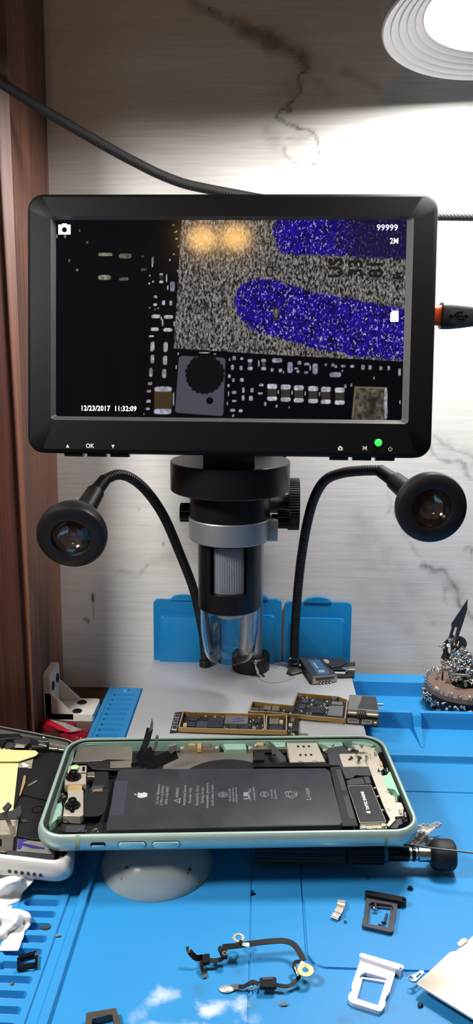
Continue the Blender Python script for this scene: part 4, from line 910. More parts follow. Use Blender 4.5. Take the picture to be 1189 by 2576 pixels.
pp('motor_label', mat('black_label', (34, 35, 39), .4, var=.1), C8((518, 408), (691, 403), (800, 672), (610, 677)), 5.95, .1, bev=0, par=te)
fit('TAPTIC ENGINE', 918, 1991, 2037, 1.25, mat('white_print', (222, 222, 220), .6, var=.03), 5.98, te, bold=.06); apple_mark(vert_M(926, 2043, 5.98), .9, MATS['white_print'], te)
# lean the lettering along the motor's skewed sides is not needed: the motor is square to the phone
pp('motor_foot', m_beige, C8((606, 690), (806, 684), (812, 724), (614, 728)), 4.6, 1.2); pp('speaker_cover', m_greyc, C8((506, 368), (560, 350), (630, 342), (648, 392), (518, 400)), 5.2, 3.); pp('speaker_cover', m_greyc, C8((634, 336), (678, 334), (698, 386), (652, 390)), 5.5, 3.2, bev=.25)
pp('corner_cover', m_greyc, C8((868, 648), (918, 640), (930, 690), (896, 700), (892, 722), (836, 722)), 4.8, 2.)
for pts in (((764, 150), (790, 150), (836, 268), (808, 272)), ((800, 150), (822, 160), (868, 300), (846, 296)), ((900, 486), (932, 480), (1004, 640), (976, 668)), ((786, 276), (822, 272), (832, 312), (800, 316)), ((904, 606), (950, 600), (972, 672), (936, 680))):
    pp('loudspeaker_trim', m_glossb, C8(*pts), 5.6, 3.4, bev=.2)
for pts in (((826, 190), (832, 190), (874, 296), (868, 296)), ((930, 494), (936, 494), (1000, 640), (994, 640)), ((806, 272), (814, 270), (820, 300), (812, 302))):
    pp('trim_wire', m_steel, C8(*pts), 5.75, .3, bev=0)
for x, y in ((1005, 650), (772, 130), (722, 424), (744, 486), (776, 590), (404, 98)): 
    u, v = ph(700 + .3364 * x, 1840 + .3364 * y, 5.6); b_ = MB(); b_.ball((u, v, 5.5), .8, 8, (1, .8, .7), PM); b_.build('solder_tab', m_steel, phone)
# three flat cables standing up out of the phone behind the cover plate
def ribbon(pts, w, m_, nm='flat_cable', n_=6, t=.3, up=None):
    P_ = spline([PM @ Vector((*ph(x, y, z_), z_)) if not isinstance(x, Vector) else x for x, y, z_ in pts], n_); b_ = MB(); b_.tube(P_, 0, flat=(w, t), up=up); return b_.build(nm, m_, phone), P_
def stand(x, y, Yv_): return at(x, y, Y=Yv_)
Yb = (PM @ Vector((*ph(352, 1905, 5), 5))).y
def cable(pts_px, dY, w, end_px, t=.35):
    base = PM @ Vector((*ph(*pts_px[0], 5.2), 5.2)); P_ = [base]
    for (x, y), d in zip(pts_px[1:], dY): P_.append(at(x, y, Y=base.y + d))
    b_ = MB(); b_.tube(spline(P_, 6), 0, flat=(w, t), up=(.15, -1, .25)); b_.build('flat_cable', m_dark, phone)
    e = [at(x, y, Y=base.y + dY[-1]) for x, y in end_px]; n_ = (e[1] - e[0]).cross(e[2] - e[0]).normalized()
    if n_.y > 0: n_ = -n_
    b_ = MB(); b_.loft([[p + n_ * .9 for p in e], [p - n_ * .5 for p in e]], cap0=True, cap1=True); b_.build('cable_connector', mat('grey_connector', (112, 112, 112), .45, var=.12, scale=900), phone)
cable([(347, 1911), (360, 1886), (369, 1862), (377, 1832)], [1, 3, 5], 3.0, [(375, 1840), (381.5, 1807), (385, 1818), (384, 1833)])
cable([(352, 1926), (368, 1906), (384, 1892)], [1, 2], 4.4, [(386, 1880), (392.5, 1848), (399.5, 1851), (396, 1876), (389, 1888)])
cable([(330, 1929), (352, 1923), (372, 1896), (384, 1884)], [2, 4, 5], 3.4, [(383, 1884), (389, 1876), (391, 1879), (386, 1888)])
cable([(366, 1930), (400, 1914), (444, 1894)], [2, 5], 5.2, [(421, 1890), (426, 1876), (444, 1871), (446, 1883), (424, 1898)])
# four loose screws left on the earthing plate
def tiny_screw(r=.8, l=2.4, n=14):
    """head at the origin looking up, shank below"""
    b_ = MB(); b_.lathe([(.02, .42), (r * .85, .4), (r, .2), (r, -.05), (r * .5, -.1)] + [(r * (.5 if k % 2 else .42), -.1 - l * (k + 1) / 8) for k in range(7)] + [(.02, -l)], n=n, cap0=False, cap1=False)
    b_.m(1); b_.box((0, 0, .4), (r * .95, r * .18, .06)); b_.box((0, 0, .4), (r * .18, r * .95, .06)); return b_
sc0 = None
for k, (x, y, a, el, lab) in enumerate(((883, 1909, 30, 60, 'tiny dark screw lying on the plate in the phone, leftmost of four'), (897, 1900, 10, 5, 'tiny dark screw standing head up at the back of four in the phone'), (903, 1917, 5, 12, 'largest tiny dark screw in the phone, beside the lying long one'), (921, 1908, 80, 85, 'long pale screw lying on the plate in the phone, rightmost of four'))):
    u, v = ph(x, y, 5.3); r_ = (.8, .8, 1.2, .8)[k]
    T = PM @ Matrix.Translation((u, v, 5.25 + (.8 if el > 40 else 2.2))) @ Matrix.Rotation(R(a), 4, 'Z') @ Matrix.Rotation(R(el), 4, 'Y')
    tiny_screw(r_, (2.0, 1.8, 1.9, 5.0)[k]).thing('phone_screw', lab, 'screw', [mat('dark_steel', (96, 92, 86), .3, .9, var=.3, scale=900) if k < 3 else m_steel, m_glossb], M=T, group='loose screws inside the mint phone', world=False)
# ================================================================== boards and modules on the metal base
BZ = 21.
m_pcb = mat('dark_circuit_board', (34, 34, 34), .45, var=.2, scale=500)
m_brass = mat('brass_board_edge', (168, 132, 74), .38, .6, var=.1, scale=400, rvar=.1)
m_chip = mat('dark_chip', (48, 50, 54), .38, var=.15, scale=400); m_chip2 = mat('blue_grey_chip', (66, 72, 84), .35, .2, var=.12, scale=400)
m_shield = mat('grey_shield_can', (150, 150, 146), .35, .7, var=.08, scale=300)
m_pad = mat('tin_pads', (226, 222, 210), .3, .6, var=.05); m_tan = mat('tan_ceramic', (178, 156, 118), .45, var=.15)
def zp(x, y, Z): v = at(x, y, Z=Z); return (v.x, v.y)
def zpoly(mb, pts, Z, th, bev=.08): mb.prism([zp(*p, Z) for p in pts], Z - th, Z, bev=bev, seg=1); return mb
def zpart(nm, m_, pts, Z, th, par, bev=.08): return zpoly(MB(), pts, Z, th, bev).build(nm, m_, par)
def wall_strip(mb, pts_px, Z0, Z1, t, pads=True):
    """a low wall along a pixel path at the height Z1, with a row of pads along its crest"""
    P_ = [Vector(zp(*p, Z1)) for p in pts_px]
    for a, c in zip(P_, P_[1:]):
        d = (c - a); l = d.length; d.normalize(); n_ = Vector((-d.y, d.x)) * t / 2
        mb.m(0).prism([tuple(a - n_ - d * t / 2), tuple(c - n_ + d * t / 2), tuple(c + n_ + d * t / 2), tuple(a + n_ - d * t / 2)], Z0, Z1)
        if pads:
            k = max(2, int(l / .62)); mb.m(1)
            for i in range(k):
                q_ = a + d * l * (i + .5) / k; mb.box((q_.x, q_.y, Z1 + .05), (.4, .4, .3))
CA = lambda *p: [(420 + .3196 * x, 1770 + .3196 * y) for x, y in p]
CB = lambda *p: [(610 + .3112 * x, 1720 + .3112 * y) for x, y in p]
rnd = random.Random(3)
def scatter(root, C, box, k, Z, hole=()):
    """tiny passive parts in a pixel rectangle"""
    n_ = 0
    while n_ < k:
        x, y = rnd.uniform(box[0], box[2]), rnd.uniform(box[1], box[3])
        if any(a <= x <= c and b_ <= y <= d for a, b_, c, d in hole): n_ += .2; continue
        w, h = rnd.choice(((12, 8), (8, 12), (14, 10)))
        zpart('small_component', rnd.choice((m_pad, m_tan, m_chip, m_tin)), C((x, y), (x + w, y), (x + w, y + h), (x, y + h)), Z + .45, .5, root, .04); n_ += 1
# front board
lb = empty('logic_board', 'narrow logic board with purple ink on a chip, lying nearest the mint phone', 'circuit board', (zp(590, 1828, BZ) + (BZ,)), group='logic boards on the metal base')
zpart('board', m_pcb, CA((22, 222), (62, 68), (140, 62), (760, 92), (1040, 118), (1036, 244), (960, 248), (86, 216)), BZ + 1.0, 1.0, lb)
b_ = MB(); wall_strip(b_, CA((92, 186), (128, 62), (172, 68), (764, 84), (768, 210), (150, 192), (92, 186)), BZ + .9, BZ + 3.0, .75)
wall_strip(b_, CA((784, 90), (940, 90), (938, 214), (776, 210), (784, 90)), BZ + .9, BZ + 3.0, .75); b_.build('board_frame', [m_brass, m_pad], lb, fix=True)
Zt = BZ + 1.9
for m_, pts in ((m_shield, ((462, 92), (640, 96), (634, 158), (448, 152))), (m_chip2, ((236, 136), (322, 140), (316, 184), (228, 182))), (m_chip, ((326, 106), (450, 112), (436, 186), (318, 184))), (m_chip, ((176, 96), (244, 98), (238, 132), (170, 130))), (m_chip, ((166, 140), (226, 142), (220, 176), (160, 172))), (m_chip, ((690, 118), (734, 120), (730, 152), (686, 150))), (m_chip, ((492, 162), (550, 164), (548, 200), (488, 196))), (m_chip, ((588, 172), (640, 172), (636, 204), (580, 202))), (m_tin, ((806, 112), (882, 114), (876, 160), (800, 158))), (m_chip, ((806, 172), (912, 176), (910, 210), (800, 206))), (m_tan, ((886, 126), (914, 128), (912, 154), (882, 152))), (m_tan, ((130, 150), (158, 152), (154, 178), (124, 176))), (m_chip, ((986, 186), (1034, 190), (1032, 218), (984, 214))), (m_tin, ((974, 112), (1004, 114), (1000, 140), (968, 138))), (m_pad, ((956, 152), (986, 154), (984, 178), (954, 176)))):
    zpart('chip', m_, CA(*pts), Zt, .9, lb)
for pts in (((500, 128), (560, 112), (606, 112), (600, 120), (540, 126)), ((492, 142), (600, 130), (612, 136), (520, 148))): zpart('marker_stroke', mat('purple_marker', (66, 56, 130), .5, var=.1), CA(*pts), Zt + .03, .04, lb, 0)
zpart('chip_mark', mat('purple_marker', (66, 56, 130), .5, var=.1), CA((250, 150), (300, 150), (298, 156), (248, 156)), Zt + .03, .04, lb, 0)
scatter(lb, CA, (440, 160, 760, 200), 22, BZ + 1.); scatter(lb, CA, (240, 84, 440, 110), 12, BZ + 1.); scatter(lb, CA, (640, 100, 750, 200), 12, BZ + 1.); scatter(lb, CA, (950, 190, 1020, 236), 8, BZ + 1.)
for pts in (((64, 78), (102, 80), (96, 112), (58, 110)), ((52, 122), (92, 124), (86, 152), (46, 150)), ((42, 164), (84, 166), (76, 206), (34, 202))):
    zpart('board_connector', m_tin, CA(*pts), BZ + 1.7, .8, lb); cx_ = sum(p[0] for p in pts) / 4; cy_ = sum(p[1] for p in pts) / 4; zpart('connector_slot', m_chip, CA(*[(cx_ + (p[0] - cx_) * .62, cy_ + (p[1] - cy_) * .62) for p in pts]), BZ + 1.76, .1, lb, 0)
b_ = MB(); zpoly(b_, CA((1040, 232), (1100, 232), (1110, 240), (1100, 247), (1040, 246)), BZ + .35, .3, .05); b_.thing('metal_tab', 'tiny silver metal tab at the right end of the front logic board', 'metal tab', m_tin, loc=(*zp(762, 1846, BZ), BZ))
# rear board
ub = empty('logic_board', 'stepped logic board lying behind, its right end under the shielded connector', 'circuit board', (zp(750, 1780, BZ) + (BZ,)), group='logic boards on the metal base')
zpart('board', m_pcb, CB((44, 232), (74, 150), (404, 184), (440, 80), (770, 108), (846, 134), (824, 306), (600, 292), (190, 250)), BZ + 1., 1., ub)
b_ = MB(); wall_strip(b_, CB((50, 226), (78, 144), (408, 178), (442, 74), (772, 104), (846, 130), (826, 286), (604, 266), (190, 226), (50, 226)), BZ + .9, BZ + 3.0, .75); b_.build('board_frame', [m_brass, m_pad], ub)
for m_, pts in ((m_tin, ((176, 176), (232, 180), (226, 212), (168, 208))), (m_tin, ((240, 178), (300, 184), (296, 216), (232, 212))), (m_chip2, ((480, 118), (534, 120), (528, 152), (474, 150))), (m_chip2, ((462, 162), (508, 164), (502, 200), (456, 198))), (m_chip, ((548, 180), (662, 184), (656, 236), (538, 230))), (m_chip, ((584, 140), (656, 142), (652, 170), (580, 166))), (m_shield, ((700, 176), (814, 180), (806, 262), (684, 252))), (m_shield, ((722, 142), (808, 146), (806, 170), (718, 164))), (m_chip, ((346, 196), (420, 200), (416, 226), (340, 220)))):
    zpart('chip', m_, CB(*pts), Zt, .9, ub)
scatter(ub, CB, (454, 96, 700, 140), 26, BZ + 1.); scatter(ub, CB, (506, 150, 690, 180), 14, BZ + 1.); scatter(ub, CB, (300, 190, 470, 240), 14, BZ + 1.); scatter(ub, CB, (656, 180, 690, 240), 6, BZ + 1.)
for x, y in ((460, 92), (536, 242), (160, 204), (744, 108)):
    c_ = zp(610 + .3112 * x, 1720 + .3112 * y, BZ + 3); b_ = MB(); b_.ring(circ(*c_, 1.5, 20), circ(*c_, .75, 20), BZ + .8, BZ + 3.1); b_.build('screw_eyelet', m_tin, ub)
zpart('board_connector', m_tin, CB((68, 190), (126, 196), (118, 224), (58, 218)), BZ + 2.6, 1.6, ub); zpart('connector_slot', m_chip, CB((78, 198), (116, 202), (110, 218), (70, 212)), BZ + 2.66, .1, ub, 0)
# shielded connector at its right end
sc_ = empty('shielded_connector', 'silver shielded connector with four black ribs right of the rear logic board', 'connector', (zp(910, 1800, BZ) + (BZ,)))
zpart('connector_board', m_pcb, CB((836, 256), (1106, 280), (1092, 336), (828, 306)), BZ + 1., .96, sc_); 
b_ = MB(); zpoly(b_, CB((864, 86), (1076, 100), (1102, 220), (846, 198)), BZ + 4.2, 4.0, .3); b_.build('shield', m_shield, sc_)
zpart('shield_film', mat('smoky_shield', (84, 86, 92), .22, .6, var=.3, scale=200), CB((964, 98), (1074, 104), (1098, 214), (926, 200), (950, 150)), BZ + 4.24, .06, sc_, 0)
zpart('shield_skirt', m_tin, CB((846, 214), (1102, 236), (1100, 256), (844, 238)), BZ + 2.6, 2.2, sc_)
for x0, x1 in ((848, 922), (1000, 1092)):
    a, c = at(610 + .3112 * x0, 1720 + .3112 * (240 + (x0 - 848) * .09), Z=BZ + 2.4), at(610 + .3112 * x1, 1720 + .3112 * (240 + (x1 - 848) * .09), Z=BZ + 2.4); b_ = MB(); b_.cyl(a, c, 1.1, n=16, bev=.15); b_.build('contact_roller', m_steel, sc_)
for k in range(4):
    x = 930 + k * 18; zpart('rib', m_glossb, CB((x, 232), (x + 10, 233), (x + 6, 276), (x - 4, 275)), BZ + 2.7, 1.8, sc_)
for pts in (((850, 278), (942, 288), (938, 312), (846, 302)), ((964, 288), (1044, 296), (1040, 322), (960, 314))):
    zpart('board_connector', m_tin, CB(*pts), BZ + 1.9, .9, sc_); cx_ = sum(p[0] for p in pts) / 4; cy_ = sum(p[1] for p in pts) / 4; zpart('connector_slot', m_chip, CB(*[(cx_ + (p[0] - cx_) * .75, cy_ + (p[1] - cy_) * .55) for p in pts]), BZ + 1.95, .08, sc_, 0)
a = at(610 + .3112 * 1084, 1720 + .3112 * 168, Z=BZ + 2.6); b_ = MB(); b_.cyl(a, a + Vector((3.2, .2, -.1)), .7, n=12); b_.box(a + Vector((.2, 3, 0)), (1.2, 2, 2)); b_.build('shield_lug', m_steel, sc_)
screw_head(610 + .3112 * 1072, 1720 + .3112 * 312, BZ + 1.4, .8, sc_, Matrix())
# dark module with a blue label and its neighbours at the back of the base
CC = lambda *p: [(680 + .2019 * x, 1600 + .2019 * y) for x, y in p]
dm = empty('camera_module', 'dark module with a blue label and metal front lying at the back of the base', 'module', (zp(800, 1690, BZ) + (BZ,)))
zpart('module_body', mat('dark_grey_module', (62, 62, 66), .4, .2, var=.1), CC((352, 268), (590, 262), (832, 476), (516, 506)), BZ + 5, 4.2, dm, .25)
zpart('module_label', mat('steel_blue_label', (60, 96, 132), .4, var=.1), CC((470, 300), (604, 292), (744, 468), (588, 482)), BZ + 5.05, .08, dm, 0)
zpart('label_patch', m_pad, CC((596, 424), (660, 420), (684, 448), (606, 454)), BZ + 5.08, .04, dm, 0); zpart('label_patch', m_pad, CC((524, 332), (548, 330), (600, 400), (578, 402)), BZ + 5.08, .04, dm, 0)
a, c = zp(680 + .2019 * 520, 1600 + .2019 * 512, BZ + 4.6), zp(680 + .2019 * 830, 1600 + .2019 * 482, BZ + 4.6)
b_ = MB(); d = (Vector(c) - Vector(a)); T = frame((*((Vector(a) + Vector(c)) / 2), BZ + 2.6), (0, 0, 1), (d.x, d.y, 0)); L_ = d.length
b_.box((0, .6, 0), (L_, 2.2, 4.2), T, bev=.25); b_.build('metal_front', m_tin, dm)
b_ = MB(); b_.box((0, -.7, .7), (L_ * .72, .6, 1.4), T); b_.build('front_slot', m_chip, dm)
for k in range(4): b_ = MB(); b_.box((-3 + k * 2, -1., -1.5), (1.2, 1.4, .9), T, bev=.15); b_.build('front_prong', m_steel, dm)
fm = empty('flat_module', 'dark cap shaped part with silver bars behind the blue labelled module', 'module', (zp(850, 1668, BZ) + (BZ,)))
zpart('cap_plate', m_chip, CC((604, 236), (760, 232), (920, 276), (960, 316), (880, 366), (760, 386), (640, 316)), BZ + 4.6, 1.4, fm, .3)
zpart('pale_pad', m_pad, CC((650, 294), (700, 288), (730, 310), (726, 340), (690, 334)), BZ + 4.9, .4, fm, .05)
zpart('lower_board', m_pcb, CC((700, 440), (1046, 440), (1046, 496), (820, 500)), BZ + 1.6, 1.6, fm); zpart('silver_bar', m_steel, CC((776, 420), (934, 420), (932, 454), (790, 452)), BZ + 3.2, 1.6, fm, .2); zpart('silver_bar', m_shield, CC((880, 396), (1050, 372), (1052, 414), (940, 418)), BZ + 3.4, 2., fm, .2); zpart('connector_end', m_chip, CC((930, 330), (1050, 318), (1056, 350), (1000, 380), (900, 388)), BZ + 3.4, 2., fm, .2); zpart('support', m_chip, CC((640, 330), (900, 372), (960, 440), (760, 440)), BZ + 3.2, 3.2, fm, .2)
sb = empty('small_bracket', 'small black part with a bright screw at the foot of the right gooseneck', 'bracket', (zp(735, 1680, BZ) + (BZ,)))
zpart('bracket_body', m_chip, CC((232, 186), (372, 190), (380, 350), (330, 340), (240, 310)), BZ + 3.4, 3.2, sb, .2); zpart('wing', m_greyc, CC((204, 440), (246, 346), (330, 350), (400, 430), (250, 462)), BZ + 1.8, 1.8, sb, .2); zpart('silver_lip', m_tin, CC((250, 452), (330, 404), (400, 432), (262, 468)), BZ + 1.9, .6, sb, .1)
for x, y, r_ in ((330, 240, 1.1), (246, 278, 1.2), (366, 366, 1.0)): u, v = zp(680 + .2019 * x, 1600 + .2019 * y, BZ + 3.6); b_ = MB(); b_.ball((u, v, BZ + 3.6), r_, 8, (1, 1, .7)); b_.build('bright_screw', m_steel, sb)
# curl of thin wire beside the module
P_ = [at(*p, Z=BZ + .4) for p in ((640, 1690), (660, 1712), (700, 1716), (740, 1702), (728, 1684), (690, 1680), (712, 1672), (736, 1670))]
MB().tube(spline(P_, 6), .16, 6).thing('wire_scrap', 'curl of thin pale wire lying on the metal base beside the post', 'wire', m_pad, loc=P_[2])
MB().tube(spline([at(*p, Z=BZ + .5) for p in ((654, 1692), (660, 1697), (664, 1702))], 4), .5, 8).thing('screw_fragment', 'short dark metal bit on the base in front of the post', 'metal bit', m_chip, loc=at(660, 1697, Z=BZ))

# ================================================================== round magnet with screws and a knife blade
FZ = 8.5
MC = at(1160, 1790, Z=FZ); MC = Vector((MC.x + .5, 408.5, FZ)); MR = 16.4 * 1.24; MH = 15.
top_w = at(1152, 1745, Z=FZ + MH)
MR = 20.2; MC = Vector((at(1160, 1712, Z=FZ + MH).x, 0, 0)); MC.z = FZ
MC = Vector((at(1161, 1712, Z=FZ + MH).x, 412.5, FZ)); MR = at(1161, 1712, Y=412).x - at(1064, 1712, Y=412).x
MR = min(MR, 20.6)
mg = empty('round_magnet', 'round black speaker magnet with a brown top plate, bristling with screws, in the back tray', 'magnet', MC)
b_ = MB(); b_.lathe([(MR - 1.5, 0), (MR, 1), (MR - .2, 3.4), (MR - 1.8, 3.8), (MR - 1.6, MH - 3.4)], Matrix.Translation(MC), 64); b_.build('magnet_body', mat('dark_ferrite', (26, 28, 34), .4, var=.3), mg)
b_ = MB(); b_.lathe([(MR - .6, MH - 3.6), (MR, MH - 3.2), (MR, MH - .5), (MR - .5, MH), (7.2, MH), (7.0, MH - .4), (6.6, MH - 4), (.1, MH - 4)], Matrix.Translation(MC), 64); b_.build('top_plate', mat('rusty_brown_plate', (112, 92, 82), .55, .1, var=.22, scale=240, bump=.1), mg)
bc = at(1157, 1622, Y=MC.y + 4); b_ = MB(); b_.cyl((bc.x + 1, MC.y + 2, MC.z + MH - 3), (bc.x + 1, MC.y + 2, MC.z + MH + 8), 3.2, n=32, bev=.4); b_.build('pole_piece', m_chip, mg)
b_ = MB(); dc = at(1153, 1621, Y=MC.y + MR); b_.cyl((dc.x, dc.y, dc.z), (dc.x, dc.y + 1.2, dc.z), 4.9, n=40, bev=.3); b_.thing('metal_disc', 'dark round disc standing on edge behind the pile of screws', 'disc', m_chip, loc=(dc.x, dc.y, dc.z - 4.9))
rnd = random.Random(11)
protos = []
def put_screw(T, k, lab, grp, big=1.):
    ms = [m_steel, m_chip]
    key = (k, big)
    for kk, o in protos:
        if kk == key: r_ = o.copy(); COL.objects.link(r_); r_.matrix_world = mm(T); r_['label'] = lab; r_['group'] = grp; return r_
    o = tiny_screw((.95, 1.25, .8)[k] * big, (2.6, 2.0, 3.6)[k] * big, 12).thing('steel_screw', lab, 'screw', ms, M=T, group=grp, world=False); protos.append((key, o)); return o
def rot_to(p, d, roll=0): return frame(p, d, (d.y + .3, -d.x + .1, .2)) @ Matrix.Rotation(roll, 4, 'Z')
for i in range(68):
    a = R(rnd.uniform(150, 372)); z_ = rnd.uniform(2.5, MH - 4.2); r_ = MR - .8; d = Vector((math.cos(a), math.sin(a), 0))
    k = rnd.randrange(3); l = (2.6, 2.0, 3.6)[k]
    dd = (d + Vector((rnd.uniform(-.7, .7), rnd.uniform(-.7, .7), rnd.uniform(-.5, .7)))).normalized()
    put_screw(rot_to(MC + d * (r_ + .9) + Vector((0, 0, z_)) + dd * l * .4, dd), k, 'tiny steel screw clinging to the side of the round magnet', 'screws round the magnet side', 1.15)
for i in range(44):
    a = R(70 + i * 7.4 + rnd.uniform(-3, 3)); d = Vector((math.cos(a), math.sin(a), 0)); k = rnd.choice((0, 2, 2)); dd = (d * rnd.uniform(.2, 1) + Vector((rnd.uniform(-.3, .3), 0, rnd.uniform(.3, 1.)))).normalized()
    put_screw(rot_to(MC + d * (MR - .3) + Vector((0, 0, MH + .5)) + dd * 1.4, dd), k, 'tiny steel screw standing on the top rim of the round magnet', 'screws on the magnet rim')
for i in range(185):
    a = rnd.uniform(0, 2 * math.pi); t = rnd.random(); hgt = 18.5 * (1 - t) ** 1.1; rr = 1.5 + 11.5 * t * rnd.uniform(.75, 1.05)
    p = Vector((bc.x + .5 + 5.0 * t + rr * math.cos(a), MC.y + 1 + rr * .8 * math.sin(a), MC.z + MH + 1 + hgt + rnd.uniform(0, 1.5)))
    dd = Vector((math.cos(a) + rnd.uniform(-.8, .8), math.sin(a) + rnd.uniform(-.8, .8), rnd.uniform(-.6, .9))).normalized()
    put_screw(rot_to(p, dd), rnd.choice((0, 2, 2, 1)), 'tiny steel screw in the heap on top of the round magnet', 'screws heaped on the magnet', 1.25)
for x, y in ((1118, 1622), (1116, 1630), (1130, 1612), (1136, 1610), (1133, 1618), (1128, 1624), (1140, 1612), (1142, 1622), (1122, 1660), (1132, 1655), (1138, 1640), (1140, 1650), (1146, 1636), (1150, 1624), (1127, 1668), (1136, 1664), (1146, 1658), (1152, 1648), (1112, 1665), (1119, 1668), (1126, 1669), (1115, 1671), (1133, 1671), (1123, 1664)):
    p = at(x, y, Y=MC.y + MR - 4.5 - rnd.random()); dd = Vector((rnd.uniform(-1, 1), -1, rnd.uniform(-.6, 1))).normalized(); put_screw(rot_to(p, dd), rnd.choice((0, 2, 1)), 'tiny steel screw clinging to the foot of the knife blade', 'screws on the blade foot', 1.1)
for x, y, k, dx, lab in ((1104, 1702, 2, (.5, -.2, .9), 'pair of bright screws standing left on the brown plate, taller one'), (1099, 1706, 0, (.2, -.3, .9), 'pair of bright screws standing left on the brown plate, shorter one'), (1138, 1716, 0, (.1, -.2, .95), 'lone bright screw standing near the front rim of the brown plate')):
    p = at(x, y, Z=MC.z + MH + 1); put_screw(rot_to(Vector((p.x, p.y, MC.z + MH + (3.6 if k == 2 else 2.6))), Vector(dx).normalized()), k, lab, 'screws standing on the brown plate')
p = at(1112, 1710, Z=MC.z + MH + .2); p2 = at(1113, 1690, Y=p.y + 1); b_ = MB(); b_.cyl(p, p2, .55, .4, 10); b_.thing('black_screw', 'black headless screw standing upright on the brown plate', 'screw', m_glossb, loc=p)
p = at(1146, 1697, Y=MC.y - 8.5); p2 = at(1174, 1699, Y=MC.y - 8.5); MB().cyl(p, p2, .75, n=12, bev=.1).thing('steel_pin', 'bright steel pin lying across the hole of the brown plate', 'pin', m_steel, loc=p)
# knife blade
CD = lambda x, y: (1030 + .1337 * x, 1500 + .1337 * y)
yb_ = MC.y + MR - 2.5; BF = frame(at(*CD(800, 700), Y=yb_), (.08, -.99, .1)); bl = plane(BF)
outl = [CD(*p) for p in ((1085, 60), (1078, 240), (1010, 470), (920, 740), (860, 900), (800, 1160), (745, 1230), (640, 1200), (585, 1160), (630, 1060), (615, 960), (650, 860), (735, 770), (790, 590), (780, 520))]
P_ = [bl(*p) for p in outl]; n_ = 40
slot = [bl(*CD(*p)) for p in ((865, 570), (885, 580), (885, 610), (858, 720), (846, 735), (810, 730), (806, 710), (845, 590))]
b_ = MB(); b_.prism(P_, -.35, .35, BF)
bo = b_.thing('knife_blade', 'dark steel craft knife blade with a slot standing up in the screw heap', 'blade', mat('dark_blade_steel', (74, 76, 78), .35, .8, var=.1, scale=300, rvar=.1), M=BF)
c2 = MB(); c2.prism(slot, -2, 2, BF); co_ = c2.build('cutter', m_steel); c3 = MB(); c3.prism([bl(*CD(*p)) for p in ((715, 960), (755, 930), (790, 960), (770, 1000), (775, 1060), (740, 1080), (712, 1040))], -2, 2, BF); co2 = c3.build('cutter', m_steel)
for c_ in (co_, co2):
    md = bo.modifiers.new('slot', 'BOOLEAN'); md.object = c_; md.operation = 'DIFFERENCE'; md.solver = 'EXACT'
dg = bpy.context.evaluated_depsgraph_get(); me = bpy.data.meshes.new_from_object(bo.evaluated_get(dg)); bo.modifiers.clear(); bo.data = me
for c_ in (co_, co2): bpy.data.objects.remove(c_)
# ================================================================== small things
def plate(mb, outer, holes, z0, z1, M=None):
    """a flat plate with holes"""
    for z_ in (z0, z1):
        es = []
        for l in [outer] + list(holes):
            vs_ = [mb._v((p[0], p[1], z_), M) for p in l]; es += [mb.bm.edges.new((vs_[i], vs_[(i + 1) % len(vs_)])) for i in range(len(vs_))]
        r_ = bmesh.ops.triangle_fill(mb.bm, use_beauty=True, use_dissolve=False, edges=es)
        for f in r_['geom']:
            if isinstance(f, bmesh.types.BMFace): f.material_index = mb.mi; f.smooth = True
    for l in [outer] + list(holes):
        n_ = len(l); q_ = [[mb._v((p[0], p[1], z_), M) for p in l] for z_ in (z0, z1)]
        for i in range(n_): mb._f([q_[0][i], q_[0][(i + 1) % n_], q_[1][(i + 1) % n_], q_[1][i]])
    bmesh.ops.remove_doubles(mb.bm, verts=mb.bm.verts, dist=1e-4)
    return mb
Z4 = lambda pts, Z=MZ: [zp(*p, Z) for p in pts]
# ---------------------------------------------------------------- the white phone on the left
m_wal = mat('white_enamel_metal', (200, 199, 195), .32, .1, var=.03, coat=.3)
WZ = 20.
Wc = [Vector(zp(x, y, WZ)) for x, y in ((184, 2181), (203, 1860), (-170, 1789), (-190, 2136))]
def inset(P_, d):
    k = len(P_); s_ = 1 if area2(P_) > 0 else -1; out = []
    for i in range(k):
        a, b__, c = P_[i - 1], P_[i], P_[(i + 1) % k]; u = (b__ - a).normalized(); v = (c - b__).normalized()
        n1 = Vector((-u.y, u.x)) * s_; n2 = Vector((-v.y, v.x)) * s_; m_ = (n1 + n2); m_ = m_ / m_.length_squared * 2; out.append(b__ + m_ * d)
    return out
def wl(d, z): return [(p[0], p[1], z) for p in rpoly(inset(Wc, d), max(9.5 - d * .7, 2), 10)]
W0 = sum(Wc, Vector((0, 0))) / 4
wp = empty('white_smartphone', 'gutted white smartphone with yellow tape inside, at the left edge beside the mint phone', 'phone', (W0.x, W0.y, 8))
b_ = MB(); b_.loft([wl(3.6, WZ - 9.2), wl(1.6, WZ - 8.8), wl(.4, WZ - 7.4), wl(0, WZ - 5), wl(.3, WZ - 2.6), wl(1.0, WZ - .9), wl(1.9, WZ), wl(2.4, WZ)], cap0=True); b_.m(1).loft([wl(2.4, WZ), wl(2.6, WZ - 4.2)], cap1=True)
bmesh.ops.remove_doubles(b_.bm, verts=b_.bm.verts, dist=1e-4)
b_.build('housing', [m_wal, m_dark], wp, angle=50)
a, c = Vector(zp(0, 2160, WZ)), Vector(zp(100, 2171, WZ)); d = (Wc[0] - Wc[3]).normalized(); nf = Vector((d.y, -d.x, 0))
if nf.y > 0: nf = -nf
FW = frame((Wc[0].x, Wc[0].y, WZ - 5), nf, (d.x, d.y, 0)); fw = plane(FW)
for k in range(6):
    u, v = fw(23.5 + 15.6 * k, 2179 + 2.45 * k); b_ = MB(); b_.cyl(FW @ Vector((u, -.3, -2)), FW @ Vector((u, -.3, .12)), .72, n=20); b_.build('speaker_hole', m_glossb, wp)
CW = lambda *p: [(.2187 * x, 1800 + .2187 * y) for x, y in p]
